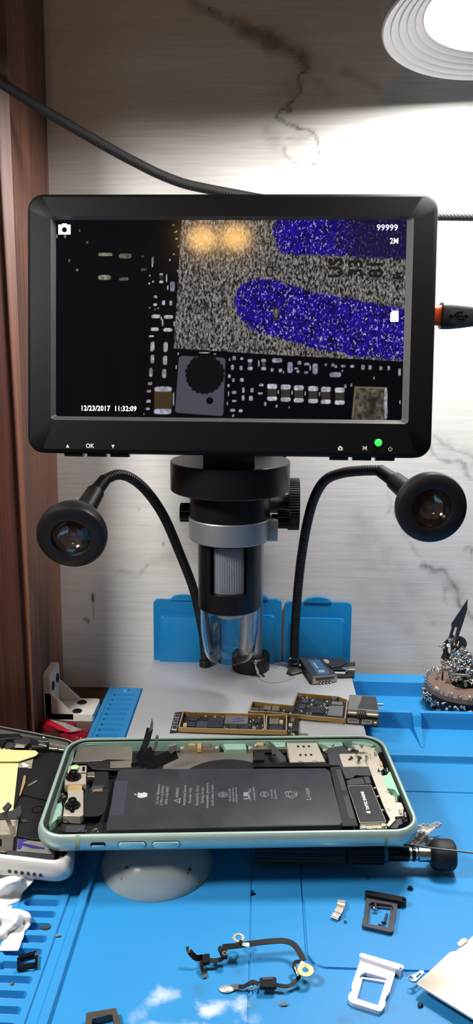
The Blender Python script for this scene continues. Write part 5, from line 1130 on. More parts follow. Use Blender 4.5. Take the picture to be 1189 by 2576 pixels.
def wpart(nm, m_, pts, dz, th, bev=.1): return zpart(nm, m_, CW(*pts), WZ - 4.2 + dz, th, wp, bev)
m_paper = mat('yellow_tape', (226, 218, 150), .6, var=.1, scale=60, bump=.1, bscale=300); m_clearfilm = mat('cloudy_film', (150, 146, 128), .3, var=.1)
wpart('inner_film', m_dark, ((0, 500), (760, 480), (560, 1080), (640, 1500), (640, 1660), (0, 1560)), .3, .3)
wpart('yellow_tape', m_paper, ((-200, 520), (215, 520), (192, 720), (150, 1104), (96, 1116), (-200, 1124)), .7, .3); wpart('yellow_tape', m_paper, ((-200, 350), (30, 372), (150, 398), (330, 398), (412, 402), (442, 432), (400, 466), (340, 484), (220, 522), (-200, 522)), 2.2, .4, .1)
wpart('cloudy_film', m_clearfilm, ((216, 524), (386, 484), (362, 604), (204, 590)), .8, .3); wpart('paper_scrap', m_white, ((246, 536), (286, 546), (344, 578), (300, 592), (262, 584)), 1.3, .3)
wpart('black_sheet', m_dark, ((206, 596), (420, 622), (640, 738), (560, 980), (240, 900), (160, 1060)), .9, .3)
wpart('metal_sliver', m_gold, ((272, 690), (298, 684), (292, 760), (236, 916), (222, 910), (254, 780)), 1.8, .5); wpart('metal_sliver', m_tin, ((312, 794), (420, 736), (432, 748), (330, 806)), 1.6, .5)
wpart('frame_block', m_greyc, ((0, 1120), (150, 1090), (240, 1020), (250, 1110), (216, 1180), (0, 1190)), 1.6, 1.2); wpart('frame_block', m_dark, ((256, 1020), (560, 1010), (640, 1420), (380, 1420), (200, 1380), (228, 1180)), 1.2, .8)
u, v = zp(95, 2036, WZ - 2.9); b_ = MB(); b_.ring(circ(u, v, 2.6, 28), circ(u, v, 2.1, 28), WZ - 4, WZ - 2.9); b_.build('screw_well', m_glossb, wp); screw_head(95, 2038, WZ - 3.4, 1.1, wp, Matrix())
wpart('silver_foot', m_steel, ((236, 1192), (300, 1190), (326, 1216), (262, 1222)), 1.9, .5); wpart('clear_sheet', m_clearfilm, ((0, 1190), (216, 1172), (186, 1376), (120, 1420), (0, 1440)), 1.0, .4)
wpart('grey_film_strip', mat('grey_film', (150, 148, 142), .3, .3, var=.12), ((206, 1420), (640, 1470), (636, 1592), (190, 1552)), 1.4, .4)
for pts in (((212, 1424), (300, 1420), (312, 1440), (250, 1462), (512, 1520), (510, 1538), (380, 1530), (262, 1496), (232, 1544), (196, 1538)),): wpart('marker_stroke', mat('violet_ink', (54, 44, 120), .5, var=.2), pts, 1.46, .06, 0)
wpart('inner_cover', m_greyc, ((70, 1550), (150, 1540), (184, 1562), (636, 1600), (608, 1682), (340, 1640), (90, 1604)), 2.4, 1.6, .3); wpart('silver_plate', m_tin, ((0, 1372), (110, 1368), (160, 1380), (146, 1540), (60, 1570), (0, 1560)), 1.8, .8); wpart('silver_plate', m_glossb, ((0, 1420), (24, 1420), (20, 1500), (0, 1504)), 1.9, .4)
wpart('corner_socket', m_tin, ((690, 1560), (780, 1550), (780, 1620), (684, 1626)), 2.6, 1.6); wpart('corner_socket', m_glossb, ((708, 1570), (764, 1564), (762, 1604), (702, 1608)), 2.66, .2)
wpart('green_residue', mat('dried_flux', (206, 202, 160), .7, var=.3, bump=.4), ((612, 1664), (700, 1640), (760, 1630), (740, 1668), (640, 1690)), 1.9, .9, .2)
# far wall of the white phone: grey metal with black plugs on it
wpart('side_metal', m_shield, ((-100, 100), (0, 126), (400, 190), (560, 230), (800, 290), (780, 350), (560, 300), (0, 190)), 2.8, 2.); wpart('side_metal', m_tin, ((570, 270), (830, 300), (780, 400), (560, 372)), 2.2, 1.)
for pts, z_ in ((((0, 210), (230, 206), (236, 250), (0, 270)), 4.4), (((0, 270), (60, 250), (80, 290), (10, 350)), 4.2), (((150, 250), (320, 262), (360, 300), (300, 340), (170, 320)), 3.6), (((40, 300), (170, 310), (180, 350), (60, 370)), 3.2), (((340, 262), (420, 280), (540, 340), (530, 356), (360, 350)), 3.9), (((240, 230), (560, 270), (560, 300), (250, 280)), 3.), (((340, 340), (520, 360), (500, 390), (330, 380)), 2.)):
    wpart('black_plug', rnd.choice((m_greyc, m_dark)), pts, z_, 2., .25)
for x, y in ((455, 226), (505, 240), (550, 232), (645, 370), (724, 382), (430, 208)): wpart('solder_tab', m_steel, ((x - 14, y - 9), (x + 14, y - 8), (x + 14, y + 9), (x - 14, y + 8)), 3.2, .8, .15)
wpart('pale_wedge', m_tin, ((470, 300), (520, 318), (540, 350), (440, 330)), 4.1, .4); wpart('clear_sheet', m_clearfilm, ((180, 330), (290, 336), (280, 366), (170, 362)), 3.7, .3)
P_ = [at(.2187 * x, 1800 + .2187 * y, Z=WZ - 4.2 + z_) for x, y, z_ in ((150, 1372, 1.5), (120, 1270, 3), (80, 1180, 6), (50, 1110, 9))]
b_ = MB(); b_.tube(spline(P_, 5), 0, flat=(1.6, .3), up=(0, -1, .4)); b_.build('flat_cable', mat('brown_flex', (112, 102, 90), .4, .2, var=.1), wp)
e = [at(.2187 * x, 1800 + .2187 * y, Z=WZ + 5) for x, y in ((30, 1070), (96, 1000), (134, 1030), (74, 1112))]; b_ = MB(); b_.loft([[p + Vector((0, -.3, .5)) for p in e], [p - Vector((0, -.3, .7)) for p in e]], cap0=True, cap1=True); b_.build('cable_connector', m_greyc, wp)

# ---------------------------------------------------------------- corner bracket and red wrappers on the desk
X0 = -122.9; yb0, yb1 = 401.4, 421.5; xr = at(232, 1812, Z=2).x; zt = at(144, 1662, Y=yb1).z
br = empty('corner_bracket', 'white plastic corner bracket screwed to the wooden upright and the desk', 'bracket', (X0 + 12, (yb0 + yb1) / 2, 0))
m_brk = mat('off_white_plastic', (226, 220, 210), .42, var=.04, scale=200); T1 = 4.2
b_ = MB(); yc, w_ = (yb0 + yb1) / 2, yb1 - yb0
b_.prism(rrect(X0, yb0, xr, yb1, 1.5), 0, T1, bev=.6)
MV = frame((X0, 0, 0), (1, 0, 0), (0, 1, 0)); b_.prism(rpoly([(yb0, .2), (yb1, .2), (yb1, zt), (yb0, zt)], [.3, .3, 3, 3]), 0, T1, MV, bev=.6)
for y in (yb0, yb1 - 2): b_.prism([(X0 + .8, .8), (X0 + T1 + 12.3, .8), (X0 + T1 + 12.3, T1 - .2), (X0 + T1 - .2, T1 + 12.3), (X0 + .8, T1 + 12.3)], -y - 2, -y, frame((0, 0, 0), (0, -1, 0), (1, 0, 0)))
b_.build('angle_body', m_brk, br)
for k, (x, y) in enumerate(((206, 1767), (194, 1789))):
    p = at(x, y, Z=T1); b_ = MB(); b_.lathe([(2.9, -.6), (2.9, .1), (2.4, .5), (.1, .6)], Matrix.Translation(p), 24); b_.m(1); b_.box(p + Vector((0, 0, .6)), (3, .6, .12)); b_.box(p + Vector((0, 0, .6)), (.6, 3, .12)); b_.build('screw', [mat('black_screw_steel', (44, 44, 44), .4, .6, var=.2), m_glossb], br)
for k, (x, y) in enumerate(((133, 1725), (144, 1705))):
    dd = ray(x, y); t = (X0 + T1) / dd.x; p = CAM_P + dd * t; T = frame(p, (1, 0, 0), (0, 1, 0)); b_ = MB(); b_.lathe([(2.9, -.6), (2.9, .1), (2.4, .5), (.1, .6)], T, 24); b_.m(1); b_.box((0, 0, .6), (3, .6, .12), T); b_.box((0, 0, .6), (.6, 3, .12), T); b_.build('screw', [MATS['black_screw_steel'], m_glossb], br)
def sheet(name, lab, cat, m_, pts, Z, thick=.25, amp=1., grp=None, seed=0, sub=None):
    """a thin crumpled sheet: pts is a quad of pixels lying at height Z"""
    q4 = [at(*p, Z=Z if not isinstance(Z, (list, tuple)) else Z[i]) for i, p in enumerate(pts)]
    def f(u, v):
        p = q4[0].lerp(q4[1], u).lerp(q4[3].lerp(q4[2], u), v); h = (vnoise(np.array([u * 4 + seed]), np.array([v * 4 + seed * 2.3]), seed)[0] - .3) + .5 * (vnoise(np.array([u * 9]), np.array([v * 9]), seed + 1)[0] - .5)
        return (p.x, p.y, p.z + amp * h)
    b_ = MB(); b_.grid(f, 18, 14); return b_.thing(name, lab, cat, m_, loc=sum(q4, Vector()) / 4, solid=thick, angle=25, fix=True)
m_red = mat('red_wrapper', (176, 22, 44), .35, var=.15, scale=80); m_red2 = mat('dark_red_wrapper', (120, 10, 30), .3, var=.3, scale=120)
w1 = empty('wrapper', 'red and white printed wrapper lying in front of the white corner bracket', 'wrapper', at(150, 1826, Z=2))
zpart('red_face', m_red, [(97, 1809), (116, 1806), (150, 1817), (206, 1838), (176, 1841), (150, 1836)], 4.5, .4, w1, .1)
zpart('printed_face', mat('white_black_print', (150, 146, 144), .4, var=.75, scale=420), [(124, 1809), (160, 1817), (206, 1835), (180, 1839), (150, 1822)], 4.75, .24, w1, .05)
b_ = MB(); b_.box(at(150, 1828, Z=2.), (18, 5, 3.8), bev=.5); b_.build('folded_underside', m_red2, w1)
sheet('wrapper', 'dark red crumpled wrapper at the foot of the blue mat edge', 'wrapper', m_red2, [(150, 1848), (226, 1838), (222, 1862), (160, 1870)], 2.2, .3, 2.2, seed=4)

# ---------------------------------------------------------------- suction cup under the mint phone
m_cup, nt, b = nt_new('milky_suction_rubber'); b.inputs['Roughness'].default_value = .16; b.inputs['Transmission Weight'].default_value = .8; b.inputs['IOR'].default_value = 1.12
no = N(nt, 'ShaderNodeTexNoise', i_Scale=90.); tc = N(nt, 'ShaderNodeTexCoord'); mx = N(nt, 'ShaderNodeMix', data_type='RGBA'); mx.inputs[6].default_value = (.84, .95, .93, 1); mx.inputs[7].default_value = (.94, 1., .98, 1)
nt.links.new(tc.outputs['Object'], no.inputs['Vector']); nt.links.new(no.outputs['Fac'], mx.inputs[0]); nt.links.new(mx.outputs[2], b.inputs['Base Color'])
SC = Vector((-41.3, 276.6, MZ)); sr = 22.6
cup = empty('suction_cup', 'milky translucent suction cup with brown spots under the mint phone', 'suction cup', SC)
b_ = MB(); b_.lathe([(sr, .05), (sr, .8), (sr - 1.5, 3.4), (sr - 5, 7.6), (13, 10.6), (9.5, 12), (7.4, 13.2), (7, 16.5), (.1, 16.6)], Matrix.Translation(SC), 72, False, False)
b_.lathe([(.1, 15.5), (6, 15.4), (6.2, 12.4), (8.8, 10.9), (12.5, 9.5), (sr - 5.6, 6.7), (sr - 2.2, 3.), (sr, .05)], Matrix.Translation(SC), 72, False, False)
b_.build('dome', m_cup, cup, angle=60)
m_spot = mat('brown_spot', (92, 74, 48), .6, var=.3)
for x, y, r_ in ((318, 2185, 1.1), (477, 2187, .9), (305, 2211, .45), (500, 2218, .6), (472, 2196, .5), (334, 2226, .3)):
    d = ray(x, y); best = None
    for i in range(400):
        p = CAM_P + d * (250 + i * .3) ; rr = math.hypot(p.x - SC.x, p.y - SC.y); zz = p.z - SC.z
        pr = [(22.6, .8), (21.1, 3.4), (17.6, 7.6), (13, 10.6), (9.5, 12), (7.4, 13.2)]; h = np.interp(rr, [q_[0] for q_ in pr[::-1]], [q_[1] for q_ in pr[::-1]])
        if rr < 22.6 and zz < h + .08: best = p; nrm = Vector((p.x - SC.x, p.y - SC.y, rr * 1.1)).normalized(); break
    if best: b_ = MB(); b_.ball((0, 0, 0), r_, 8, (1, .9, .16), frame(best, nrm)); b_.build('brown_spot', m_spot, cup)

# ---------------------------------------------------------------- screwdriver under the right end of the phone
A_ = at(1112, 2150, Z=11.2); B_ = at(660, 2140, Z=10.0); ax = (B_ - A_).normalized(); SD = frame(A_, ax, (0, 0, 1))
sd = empty('precision_screwdriver', 'precision screwdriver with black cap and steel collar lying under the mint phone', 'screwdriver', A_)
b_ = MB(); hx = [(6.9 * math.cos(R(60 * i + 15)), 6.9 * math.sin(R(60 * i + 15))) for i in range(6)]; h2 = rpoly(hx, 3, 4)
b_.loft([[tuple(SD @ Vector((p[0] * k, p[1] * k, z_))) for p in h2] for k, z_ in ((.78, -5), (.94, -4.2), (1, -2.6), (1.02, 1.4), (.94, 3.6), (.72, 4.9), (.5, 5.0))], cap0=True, cap1=True); b_.build('end_cap', m_rubber, sd)
px_len = lambda x: (at(x, 2148, Z=11).x - A_.x) / ax.x
for nm, m_, x0, x1, r0 in (('steel_collar', m_steel, 1086, 1050, 2.9), ('steel_ring', m_steel, 1050, 1042, 2.5), ('black_ring', m_glossb, 1042, 1036, 2.9), ('steel_ring', m_steel, 1036, 1026, 2.6), ('black_barrel', m_glossb, 1027, 972, 2.9)):
    b_ = MB(); b_.cyl(SD @ Vector((0, 0, px_len(x0))), SD @ Vector((0, 0, px_len(x1))), r0, n=28, bev=.25); b_.build(nm, m_, sd)
for x0, x1, r_ in ((964, 872, 4.4), (868, 640, 4.6)):
    b_ = MB(); knurl(26, r_ - .35, r_, px_len(x0), px_len(x1), SD, b_); b_.build('ribbed_grip', mat('blue_black_grip', (22, 40, 58), .4, .3, var=.1), sd, angle=25)
b_ = MB(); b_.cyl(SD @ Vector((0, 0, px_len(974))), SD @ Vector((0, 0, px_len(962))), 3.6, n=28, bev=.3); b_.build('blue_collar', mat('blue_collar', (60, 110, 130), .3, .5, var=.1), sd)
p0, p1, p2 = at(985, 2121, Y=A_.y - 1.5), at(1110, 2136.5, Y=A_.y - 7.6), at(1230, 2150, Y=A_.y - 10)
MB().tube([p0, p1, p2], .36, 8).thing('probe_wire', 'thin straight dark wire passing in front of the black screwdriver cap', 'wire', m_chip, loc=p1)
sheet('torn_paper', 'torn white paper scrap behind the black screwdriver cap', 'paper', m_white, [(1010, 2096), (1058, 2074), (1112, 2073), (1072, 2108)], [6, 10, 9, 7], .25, 3., seed=8)
sheet('crumpled_foil', 'crumpled grey plastic film beside the black screwdriver cap', 'film', mat('grey_crinkled_film', (150, 152, 154), .25, .3, var=.3, scale=300), [(1000, 2120), (1064, 2098), (1092, 2122), (1040, 2150)], [10, 12, 9, 6], .2, 4., seed=12)

# ---------------------------------------------------------------- trays, screws and bits on the mat
KT = lambda *p: [(800 + .2103 * x, 2200 + .2103 * y) for x, y in p]; KS = lambda *p: [(840 + .2935 * x, 2340 + .2935 * y) for x, y in p]
m_btray = mat('graphite_metal', (70, 72, 78), .4, .5, var=.06, scale=600); m_stray = mat('silver_tray_metal', (224, 222, 232), .34, .3, var=.04, scale=600)
def tray(lab, m_, m2, C, outer, inner, bar, hole, rim):
    Zt_ = MZ + 1.5; O = [zp(*p, Zt_) for p in C(*outer)]; I = [zp(*p, Zt_) for p in C(*inner)]
    t = empty('sim_tray', lab, 'card tray', (O[0][0], O[0][1], MZ))
    plate(MB(), rpoly(O, .7), [rpoly(I, .5)], MZ + .1, Zt_).build('tray_frame', m_, t)
    plate(MB(), rpoly([zp(*p, Zt_) for p in C(*rim[0])], .4), [[zp(*p, Zt_) for p in C(*rim[1])]], MZ + .1, MZ + .7).build('inner_ledge', m_, t)
    Zb = MZ + 2.7; h = zp(*C(hole)[0], Zb); bp = rpoly([zp(*p, Zb) for p in C(*bar)], 1.0)
    plate(MB(), bp, [circ(*h, .62, 16)], MZ + .05, Zb).build('face_plate', m2, t)
    return t
tray('black card tray with two screws in its opening, lying above the silver one', m_btray, mat('black_metal', (24, 26, 30), .35, .4, var=.1), KT,
     ((574, 236), (952, 312), (936, 470), (912, 560), (908, 600), (900, 668), (872, 690), (540, 616), (524, 588), (530, 540), (548, 500), (552, 440)), ((606, 352), (644, 326), (880, 366), (896, 388), (848, 634), (582, 586)),
     ((562, 186), (600, 188), (1036, 268), (1058, 292), (1052, 322), (1022, 330), (960, 312), (566, 238), (556, 214)), (1022, 302), (((600, 346), (888, 372), (846, 640), (576, 592)), ((628, 360), (868, 386), (832, 624), (596, 580))))
tray('silver card tray with an empty opening, lying nearest the front', m_stray, m_stray, KS,
     ((230, 232), (526, 330), (520, 380), (474, 534), (444, 572), (440, 590), (436, 650), (402, 694), (372, 690), (152, 622), (118, 588), (122, 552), (154, 516), (150, 470)), ((222, 386), (266, 360), (450, 410), (456, 428), (384, 646), (186, 582)),
     ((232, 192), (588, 296), (598, 318), (584, 342), (552, 336), (222, 226), (213, 208)), (572, 330), (((214, 380), (460, 414), (386, 656), (176, 586)), ((246, 396), (438, 428), (374, 634), (196, 574))))
def lay_screw(x0, y0, x1, y1, r_, lab, m_=m_steel):
    """x0,y0: tip; x1,y1: head"""
    a, c = at(x0, y0, Z=MZ + r_ * .8), at(x1, y1, Z=MZ + r_ + .15); l = (c - a).length; T = frame(c, c - a)
    tiny_screw(r_, l, 18).thing('tray_screw', lab, 'screw', [m_, m_glossb], M=T, world=False, group='screws in the black tray')
lay_screw(944.5, 2267, 943, 2288, 1.15, 'pale round headed screw in the opening of the black card tray, left one'); lay_screw(973.5, 2297, 965, 2321, .95, 'slim blue-grey screw in the opening of the black card tray, right one', mat('blued_steel', (120, 128, 150), .3, .9, var=.1))
def crumb(x, y, r_, m_, lab, nm='crumb', cat='crumb', sc=(1, 1, .7), Z=MZ):
    p = at(x, y, Z=Z + r_ * .5); b_ = MB(); b_.ball((0, 0, 0), r_, 5, sc); rr_ = random.Random(int(x * 7 + y))
    for v in b_.bm.verts: v.co *= rr_.uniform(.7, 1.15)
    b_.thing(nm, lab, cat, m_, M=Matrix.Translation(p) @ Matrix.Rotation(x, 4, 'Z'), world=False, angle=20)
crumb(868, 2319, .7, m_steel, 'tiny steel ball on the mat below the silver foil strip', 'metal_ball', 'ball'); crumb(954, 2326, .6, m_chip2, 'tiny bluish crumb in the corner of the black tray opening')
crumb(634.5, 2248, .8, m_glossb, 'small black crumb standing on the seam of the mat', sc=(.7, 1, 1.9)); crumb(924, 2208, .7, m_glossb, 'black crumb in the shadow of the phone above the black tray'); crumb(1031, 2234, 1.2, m_glossb, 'large black crumb right of the black card tray'); crumb(1056, 2528, 1.0, mat('navy_crumb', (14, 28, 60), .5, var=.1), 'dark blue crumb between silver tray and metal plate')
crumb(116, 2336, 1.7, mat('grey_fluff', (54, 54, 48), .8, var=.4), 'dark fluffy crumb in a slot of the mat beside the white tissue', sc=(1.4, .7, .6), Z=MZ - .4); crumb(143, 2354, .8, mat('pinkish_shred', (136, 104, 104), .6, var=.2), 'pinkish shred beside the rib of the mat', sc=(.6, 2., .5)); crumb(31, 2475, .7, mat('brown_crumb', (84, 74, 58), .7, var=.2), 'small brown crumb between two slots of the mat', Z=MZ + .8)
crumb(713, 2526, .8, mat('grey_scab', (90, 110, 120), .7, var=.2), 'flat grey smear crumb left of the silver tray', sc=(1.8, 1, .2))
P_ = [at(800 + .2103 * x, 2200 + .2103 * y, Z=MZ + z_) for x, y, z_ in ((280, 308, 1.2), (272, 360, 2.0), (256, 410, 1.2), (232, 460, 1.8), (206, 500, 1.1), (192, 528, .8))]
b_ = MB(); Ps = spline(P_, 7); Ps = [p + Vector((0, 0, .35 * math.sin(i * 2.2))) for i, p in enumerate(Ps)]; b_.tube(Ps, 0, flat=(2.9, .25), up=(0, 0, 1)); b_.thing('foil_strip', 'crinkled silver foil strip on the mat left of the black card tray', 'foil', mat('crinkled_silver', (226, 216, 206), .35, .7, var=.3, scale=700), loc=P_[2], angle=10)
# antenna flex cable
KF = lambda x, y: (440 + .3196 * x, 2300 + .3196 * y)
fx = empty('antenna_flex', 'black looped flex cable with a gold ring, lying on the mat in front', 'flex cable', at(*KF(640, 400), Z=MZ))
m_flex = mat('black_flex', (10, 11, 13), .5, .0, var=.2, scale=500, spec=.25)
def fpath(nm, m_, pts, w, t=.3, up=(0, -.25, 1), k=6):
    b_ = MB(); b_.tube(spline([at(*KF(x, y), Z=MZ + z_) for x, y, z_ in pts], k), 0, flat=(w, t), up=up); return b_.build(nm, m_, fx, angle=30)
fpath('main_strip', m_flex, [(1012, 366, 4.4), (972, 286, 5), (925, 232, 5.4), (855, 209, 5.6), (760, 212, 5.6), (600, 230, 5.4), (480, 248, 5), (372, 258, 4.6)], 2.0, up=(0, -.2, 1))
fpath('side_strip', m_flex, [(368, 256, 4.8), (352, 274, 4.6), (366, 306, 4), (376, 338, 3), (350, 358, 2.6), (280, 362, 2.6), (215, 346, 2.8)], 1.4); fpath('end_strip', m_flex, [(216, 340, 3), (170, 344, 3.4), (140, 322, 4.2), (112, 290, 5)], 1.9, up=(.3, -1, .6)); fpath('silver_tip', m_steel, [(110, 305, 5), (98, 280, 5.6), (98, 254, 6.2)], 1.1, up=(.3, -1, .4))
fpath('branch', m_flex, [(204, 366, 2.8), (208, 410, 2.2), (222, 456, 1.2)], 1.1); fpath('silver_tip', m_steel, [(222, 456, 1.2), (230, 478, .7), (238, 498, .5)], 1.6)
fpath('lower_strip', m_flex, [(1010, 370, 4.2), (950, 376, 3.8), (934, 404, 3.4), (952, 450, 3), (976, 488, 2.6), (936, 536, 2.2), (890, 566, 2), (820, 560, 2), (780, 552, 2)], 1.2); fpath('lower_strip', m_flex, [(660, 548, 2), (610, 532, 2.2), (572, 552, 2), (540, 568, 1.6), (500, 572, 1.2)], 1.3); fpath('grey_end', mat('grey_flex', (88, 96, 98), .4, .3, var=.1), [(512, 572, 1.3), (480, 572, .9), (440, 580, .6)], 1.9)
crp = at(*KF(405, 588), Z=MZ + .5); b_ = MB(); b_.ball(crp, 1.7, 7, (1.5, .9, .35)); b_.build('silver_tip', mat('crinkled_silver', (208, 196, 182), .2, .95), fx)
for x0, y0, x1, y1, z_ in ((664, 500, 798, 572, 3.2), (216, 314, 274, 378, 3.6), (362, 276, 412, 334, 4.8)):
    b_ = MB(); b_.prism(rpoly([zp(*KF(*p), MZ + z_) for p in ((x0, y0), (x1, y0 - 6), (x1, y1), (x0, y1))], .4), MZ + z_ - 1.1, MZ + z_, bev=.15, seg=1); b_.build('stiffener', m_flex, fx)
b_ = MB(); b_.prism([zp(*KF(*p), MZ + 3.4) for p in ((684, 496), (770, 490), (766, 512), (690, 516))], MZ + 3.1, MZ + 3.4); b_.build('contact_plate', m_greyc, fx)
for x, y, z_, ro, ri, m_ in ((500, 182, 5.6, 2.05, 1.2, m_beige), (1026, 437, 4.6, 2.75, 1.1, mat('gold_plate', (226, 206, 150), .35, .4, var=.08)), (602, 570, 1.8, 1.25, .95, m_tin), (392, 304, 4.9, .9, .5, m_tin)):
    c_ = zp(*KF(x, y), MZ + z_); b_ = MB(); b_.ring(circ(*c_, ro, 32), circ(*c_, ri, 32), MZ + z_ - .35, MZ + z_); b_.build('ring_terminal', m_, fx)
fpath('stem', m_flex, [(508, 208, 5.5), (522, 226, 5.5), (540, 244, 5.5)], 1.3); fpath('contact_plate', m_pad, [(530, 234, 5.7), (556, 240, 5.75), (584, 240, 5.7)], 1.3); fpath('stem', m_beige, [(946, 420, 3.8), (960, 460, 3.4), (974, 486, 3.0)], 1.2, up=(1, -.3, .3)); fpath('stem', m_beige, [(985, 380, 4.6), (1004, 392, 4.6), (1020, 410, 4.6)], 1.6)
# metal plate at the right, frames at the left, tissue
KP = [(1047, 2474), (1131, 2395), (1147, 2392), (1156, 2384), (1189, 2354), (1262, 2288), (1420, 2450), (1340, 2655), (1189, 2562)]
mp_ = empty('metal_shield', 'large pale metal shield plate reaching in from the lower right', 'metal plate', at(1189, 2480, Z=MZ))
b_ = MB(); b_.prism(rpoly([zp(*p, 8.4) for p in KP], .6), 7.7, 8.4, bev=.2); b_.build('plate', m_beige, mp_)
for p_, nm in (((1131, 2395), 'tab'),):
    b_ = MB(); b_.prism(rpoly([zp(*q_, 8.8) for q_ in KS((1048, 116), (1100, 62), (1140, 72), (1146, 92), (1080, 140))], .6), 8.3, 8.8, bev=.1); b_.build('bent_tab', m_beige, mp_)
O = [zp(*q_, 7.6) for q_ in KS((628, 412), (650, 392), (680, 384), (740, 344), (768, 348), (772, 366), (700, 440), (660, 438))]; plate(MB(), rpoly(O, .5), [circ(*zp(*KS((656, 411))[0], 7.6), .85, 16), [zp(*q_, 7.6) for q_ in KS((700, 400), (738, 366), (748, 380), (712, 416))]], 7.1, 7.7).build('screw_ear', m_tin, mp_)
b_ = MB()
for x, y in ((1200, 2520), (1300, 2420), (1230, 2330)): p = at(x, y, Z=7.8); b_ = MB(); b_.cyl((p.x, p.y, MZ), (p.x, p.y, 7.9), 1.6, n=16); b_.build('standoff', m_tin, mp_)
O = [zp(x, y, MZ + 2.6) for x, y in ((216, 2548), (292, 2535), (306, 2584), (304, 2640), (214, 2640))]; I = [zp(x, y, MZ + 2.6) for x, y in ((231, 2563), (282, 2551), (290, 2584), (290, 2628), (229, 2628))]
plate(MB(), rpoly(O, .6), [rpoly(I, .5)], MZ + .1, MZ + 2.6).thing('square_bracket', 'dark bronze square metal frame at the bottom edge, left', 'bracket', mat('bronze_metal', (92, 84, 78), .4, .6, var=.12, scale=500, rvar=.1), loc=(*O[0], MZ))
bk = empty('wire_bracket', 'thin black open bracket lying across two slots of the mat', 'bracket', at(70, 2420, Z=5))
for a, c, r_ in (((47, 2411), (92, 2399), .75), ((92, 2399), (91, 2434), .45), ((43, 2436), (91, 2428), .75), ((46, 2412), (46, 2424), .4)):
    P0, P1 = at(*a, Z=6.2), at(*c, Z=6.2); b_ = MB(); b_.tube([P0, P0.lerp(P1, .5), P1], 0, flat=(r_ * 2, 1.2), up=(0, 0, 1)); b_.build('bar', m_glossb, bk)
p = at(92, 2400, Z=6.9); b_ = MB(); b_.box(p, (1.2, 1.2, .5), bev=.2); b_.build('bright_corner', m_steel, bk)
m_tis, nt, b = nt_new('white_tissue'); b.inputs['Base Color'].default_value = (.66, .67, .69, 1); b.inputs['Roughness'].default_value = .9; b.inputs['Subsurface Weight'].default_value = .15; b.inputs['Subsurface Radius'].default_value = (.002, .002, .002)
no = N(nt, 'ShaderNodeTexNoise', i_Scale=900.); bp = N(nt, 'ShaderNodeBump', i_Strength=.1, i_Distance=.0003); nt.links.new(no.outputs['Fac'], bp.inputs['Height']); nt.links.new(bp.outputs[0], b.inputs['Normal'])
ry = [2197, 2202, 2208, 2216, 2228, 2242, 2252, 2264, 2272, 2279, 2284, 2288, 2294, 2302, 2314, 2326, 2336, 2342, 2356, 2370, 2382, 2392]; rx = [30, 78, 87, 84, 74, 60, 54, 52, 40, 31, 31, 50, 70, 77, 79, 77, 70, 62, 60, 54, 50, 46]
def tis(u, v):
    y = 2197 + (2392 - 2197) * v; xr_ = float(np.interp(y, ry, rx)); x = -140 + (xr_ + 140) * u; e = 1 - u
    Z = 5.5 + 7 * math.exp(-((y - 2215) / 26) ** 2) + 6 * math.exp(-((y - 2300) / 26) ** 2) * (1 - .5 * u) + 2.6 * math.sin(u * 17 + v * 11) * (.3 + e) + 3.2 * (vnoise(np.array([u * 11.]), np.array([v * 9.]), 3)[0] - .5)
    Z -= 3.0 * math.exp(-((y - 2283) / 8) ** 2); Z = max(Z, 5.4)
    p = at(x, y, Z=Z); return tuple(p)
b_ = MB(); b_.grid(tis, 46, 60); b_.thing('tissue', 'crumpled white tissue at the left edge in front of the white phone', 'tissue', m_tis, loc=at(20, 2300, Z=5), solid=.3, angle=70)

# ---------------------------------------------------------------- cables
m_braid, nt, b = nt_new('black_braid'); tc = N(nt, 'ShaderNodeTexCoord'); wv = N(nt, 'ShaderNodeTexWave', i_Scale=420., i_Distortion=.5); wv.bands_direction = 'DIAGONAL'; nt.links.new(tc.outputs['Object'], wv.inputs['Vector'])
mx = N(nt, 'ShaderNodeMix', data_type='RGBA'); mx.inputs[6].default_value = (.008, .008, .009, 1); mx.inputs[7].default_value = (.02, .02, .022, 1); nt.links.new(wv.outputs['Fac'], mx.inputs[0]); nt.links.new(mx.outputs[2], b.inputs['Base Color']); b.inputs['Roughness'].default_value = .6
bp = N(nt, 'ShaderNodeBump', i_Strength=.35, i_Distance=.0003); nt.links.new(wv.outputs['Fac'], bp.inputs['Height']); nt.links.new(bp.outputs[0], b.inputs['Normal'])
P_ = [at(x, y, Y=Y) for x, y, Y in ((-160, 90, 372), (-60, 163, 374), (0, 206, 376), (60, 245, 379), (120, 283, 383), (200, 330, 389), (280, 376, 395), (340, 408, 399), (400, 438, 403), (460, 461, 406), (520, 475, 408), (595, 489, 410), (700, 508, 411), (850, 530, 411), (1000, 541, 411), (1100, 543, 410), (1189, 544, 408), (1330, 546, 404))]
MB().tube(spline(P_, 14), 2.35, 14).thing('braided_cable', 'thick black braided cable sagging from the upper left behind the monitor', 'cable', m_braid, loc=P_[8], angle=180)
UY = MM @ Vector((xr, 0, -9)); uc = at(1100, 794, Y=UY.y)
us = empty('usb_plug', 'black plug with an orange lip plugged into the right side of the monitor', 'plug', uc)
ut = lambda x: at(x, 794 + (x - 1100) * .01, Y=UY.y)
def sec(x, h, t): c = ut(x); return [(c.x, c.y + q_[0], c.z + q_[1]) for q_ in rrect(-t / 2, -h / 2, t / 2, h / 2, min(h, t) * .3, 4)]
k_ = UY.y / F * 1.02
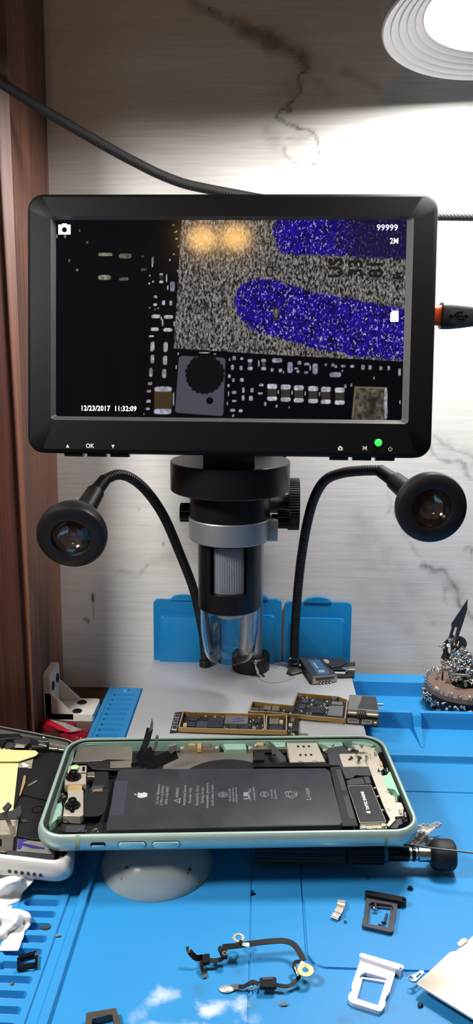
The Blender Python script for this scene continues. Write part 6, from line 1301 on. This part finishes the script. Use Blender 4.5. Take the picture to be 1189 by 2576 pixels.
b_ = MB(); b_.loft([sec(1090, 44 * k_, 5.5), sec(1110, 50 * k_, 6.5)], cap0=True, cap1=True); b_.build('orange_lip', mat('orange_plastic', (226, 84, 36), .4, var=.05), us)
b_ = MB(); b_.loft([sec(1106, 58 * k_, 8.4), sec(1109, 63 * k_, 9.2), sec(1128, 63 * k_, 9.4), sec(1160, 57 * k_, 9), sec(1200, 46 * k_, 7.6), sec(1240, 34 * k_, 6), sec(1250, 28 * k_, 5.0), sec(1300, 24 * k_, 4.6)], cap0=True, cap1=True); b_.build('plug_body', mat('dark_grey_rubber', (44, 45, 48), .5, var=.1), us)
MB().tube(spline([ut(1290), ut(1340), ut(1400) + Vector((0, 20, -2))], 6), 1.8, 12).build('cable', m_rubber, us)
UF = frame(ut(1148) + Vector((0, -4.75, 0)), (.035, -1, 0)); b_ = MB(); s_ = k_
def us_l(a, c, w): d = Vector(c) - Vector(a); n_ = Vector((-d.y, d.x)).normalized() * w / 2; b_.prism([tuple((Vector(p) + q_) * s_) for p, q_ in ((a, n_), (a, -n_), (c, -n_), (c, n_))], -.5, .12, UF)
us_l((-18, -1), (16, -1), 2.2); b_.prism([(p[0] * s_, p[1] * s_) for p in circ(-20, -1, 3.4, 16)], -.5, .12, UF); b_.prism([(p[0] * s_, p[1] * s_) for p in ((14, 3), (14, -5), (21, -1))], -.5, .12, UF)
us_l((-14, -1), (-4, 8), 1.8); us_l((-4, 8), (4, 8), 1.8); b_.prism([(p[0] * s_, p[1] * s_) for p in circ(6, 8, 2.4, 12)], -.5, .12, UF); us_l((-8, -1), (0, -9), 1.8); us_l((0, -9), (7, -9), 1.8); b_.prism([(p[0] * s_, p[1] * s_) for p in ((6, -11.4), (11, -11.4), (11, -6.6), (6, -6.6))], -.5, .12, UF)
b_.build('trident_mark', m_glossb, us)
# ================================================================== light
world = bpy.data.worlds.new('room'); scene.world = world; world.use_nodes = True
bg = world.node_tree.nodes['Background']; bg.inputs['Color'].default_value = (1., .88, .80, 1); bg.inputs['Strength'].default_value = .055
vs = scene.view_settings; vs.view_transform = 'Standard'; vs.look = 'None'; vs.gamma = 1; vs.use_curve_mapping = False; vs.exposure = 0
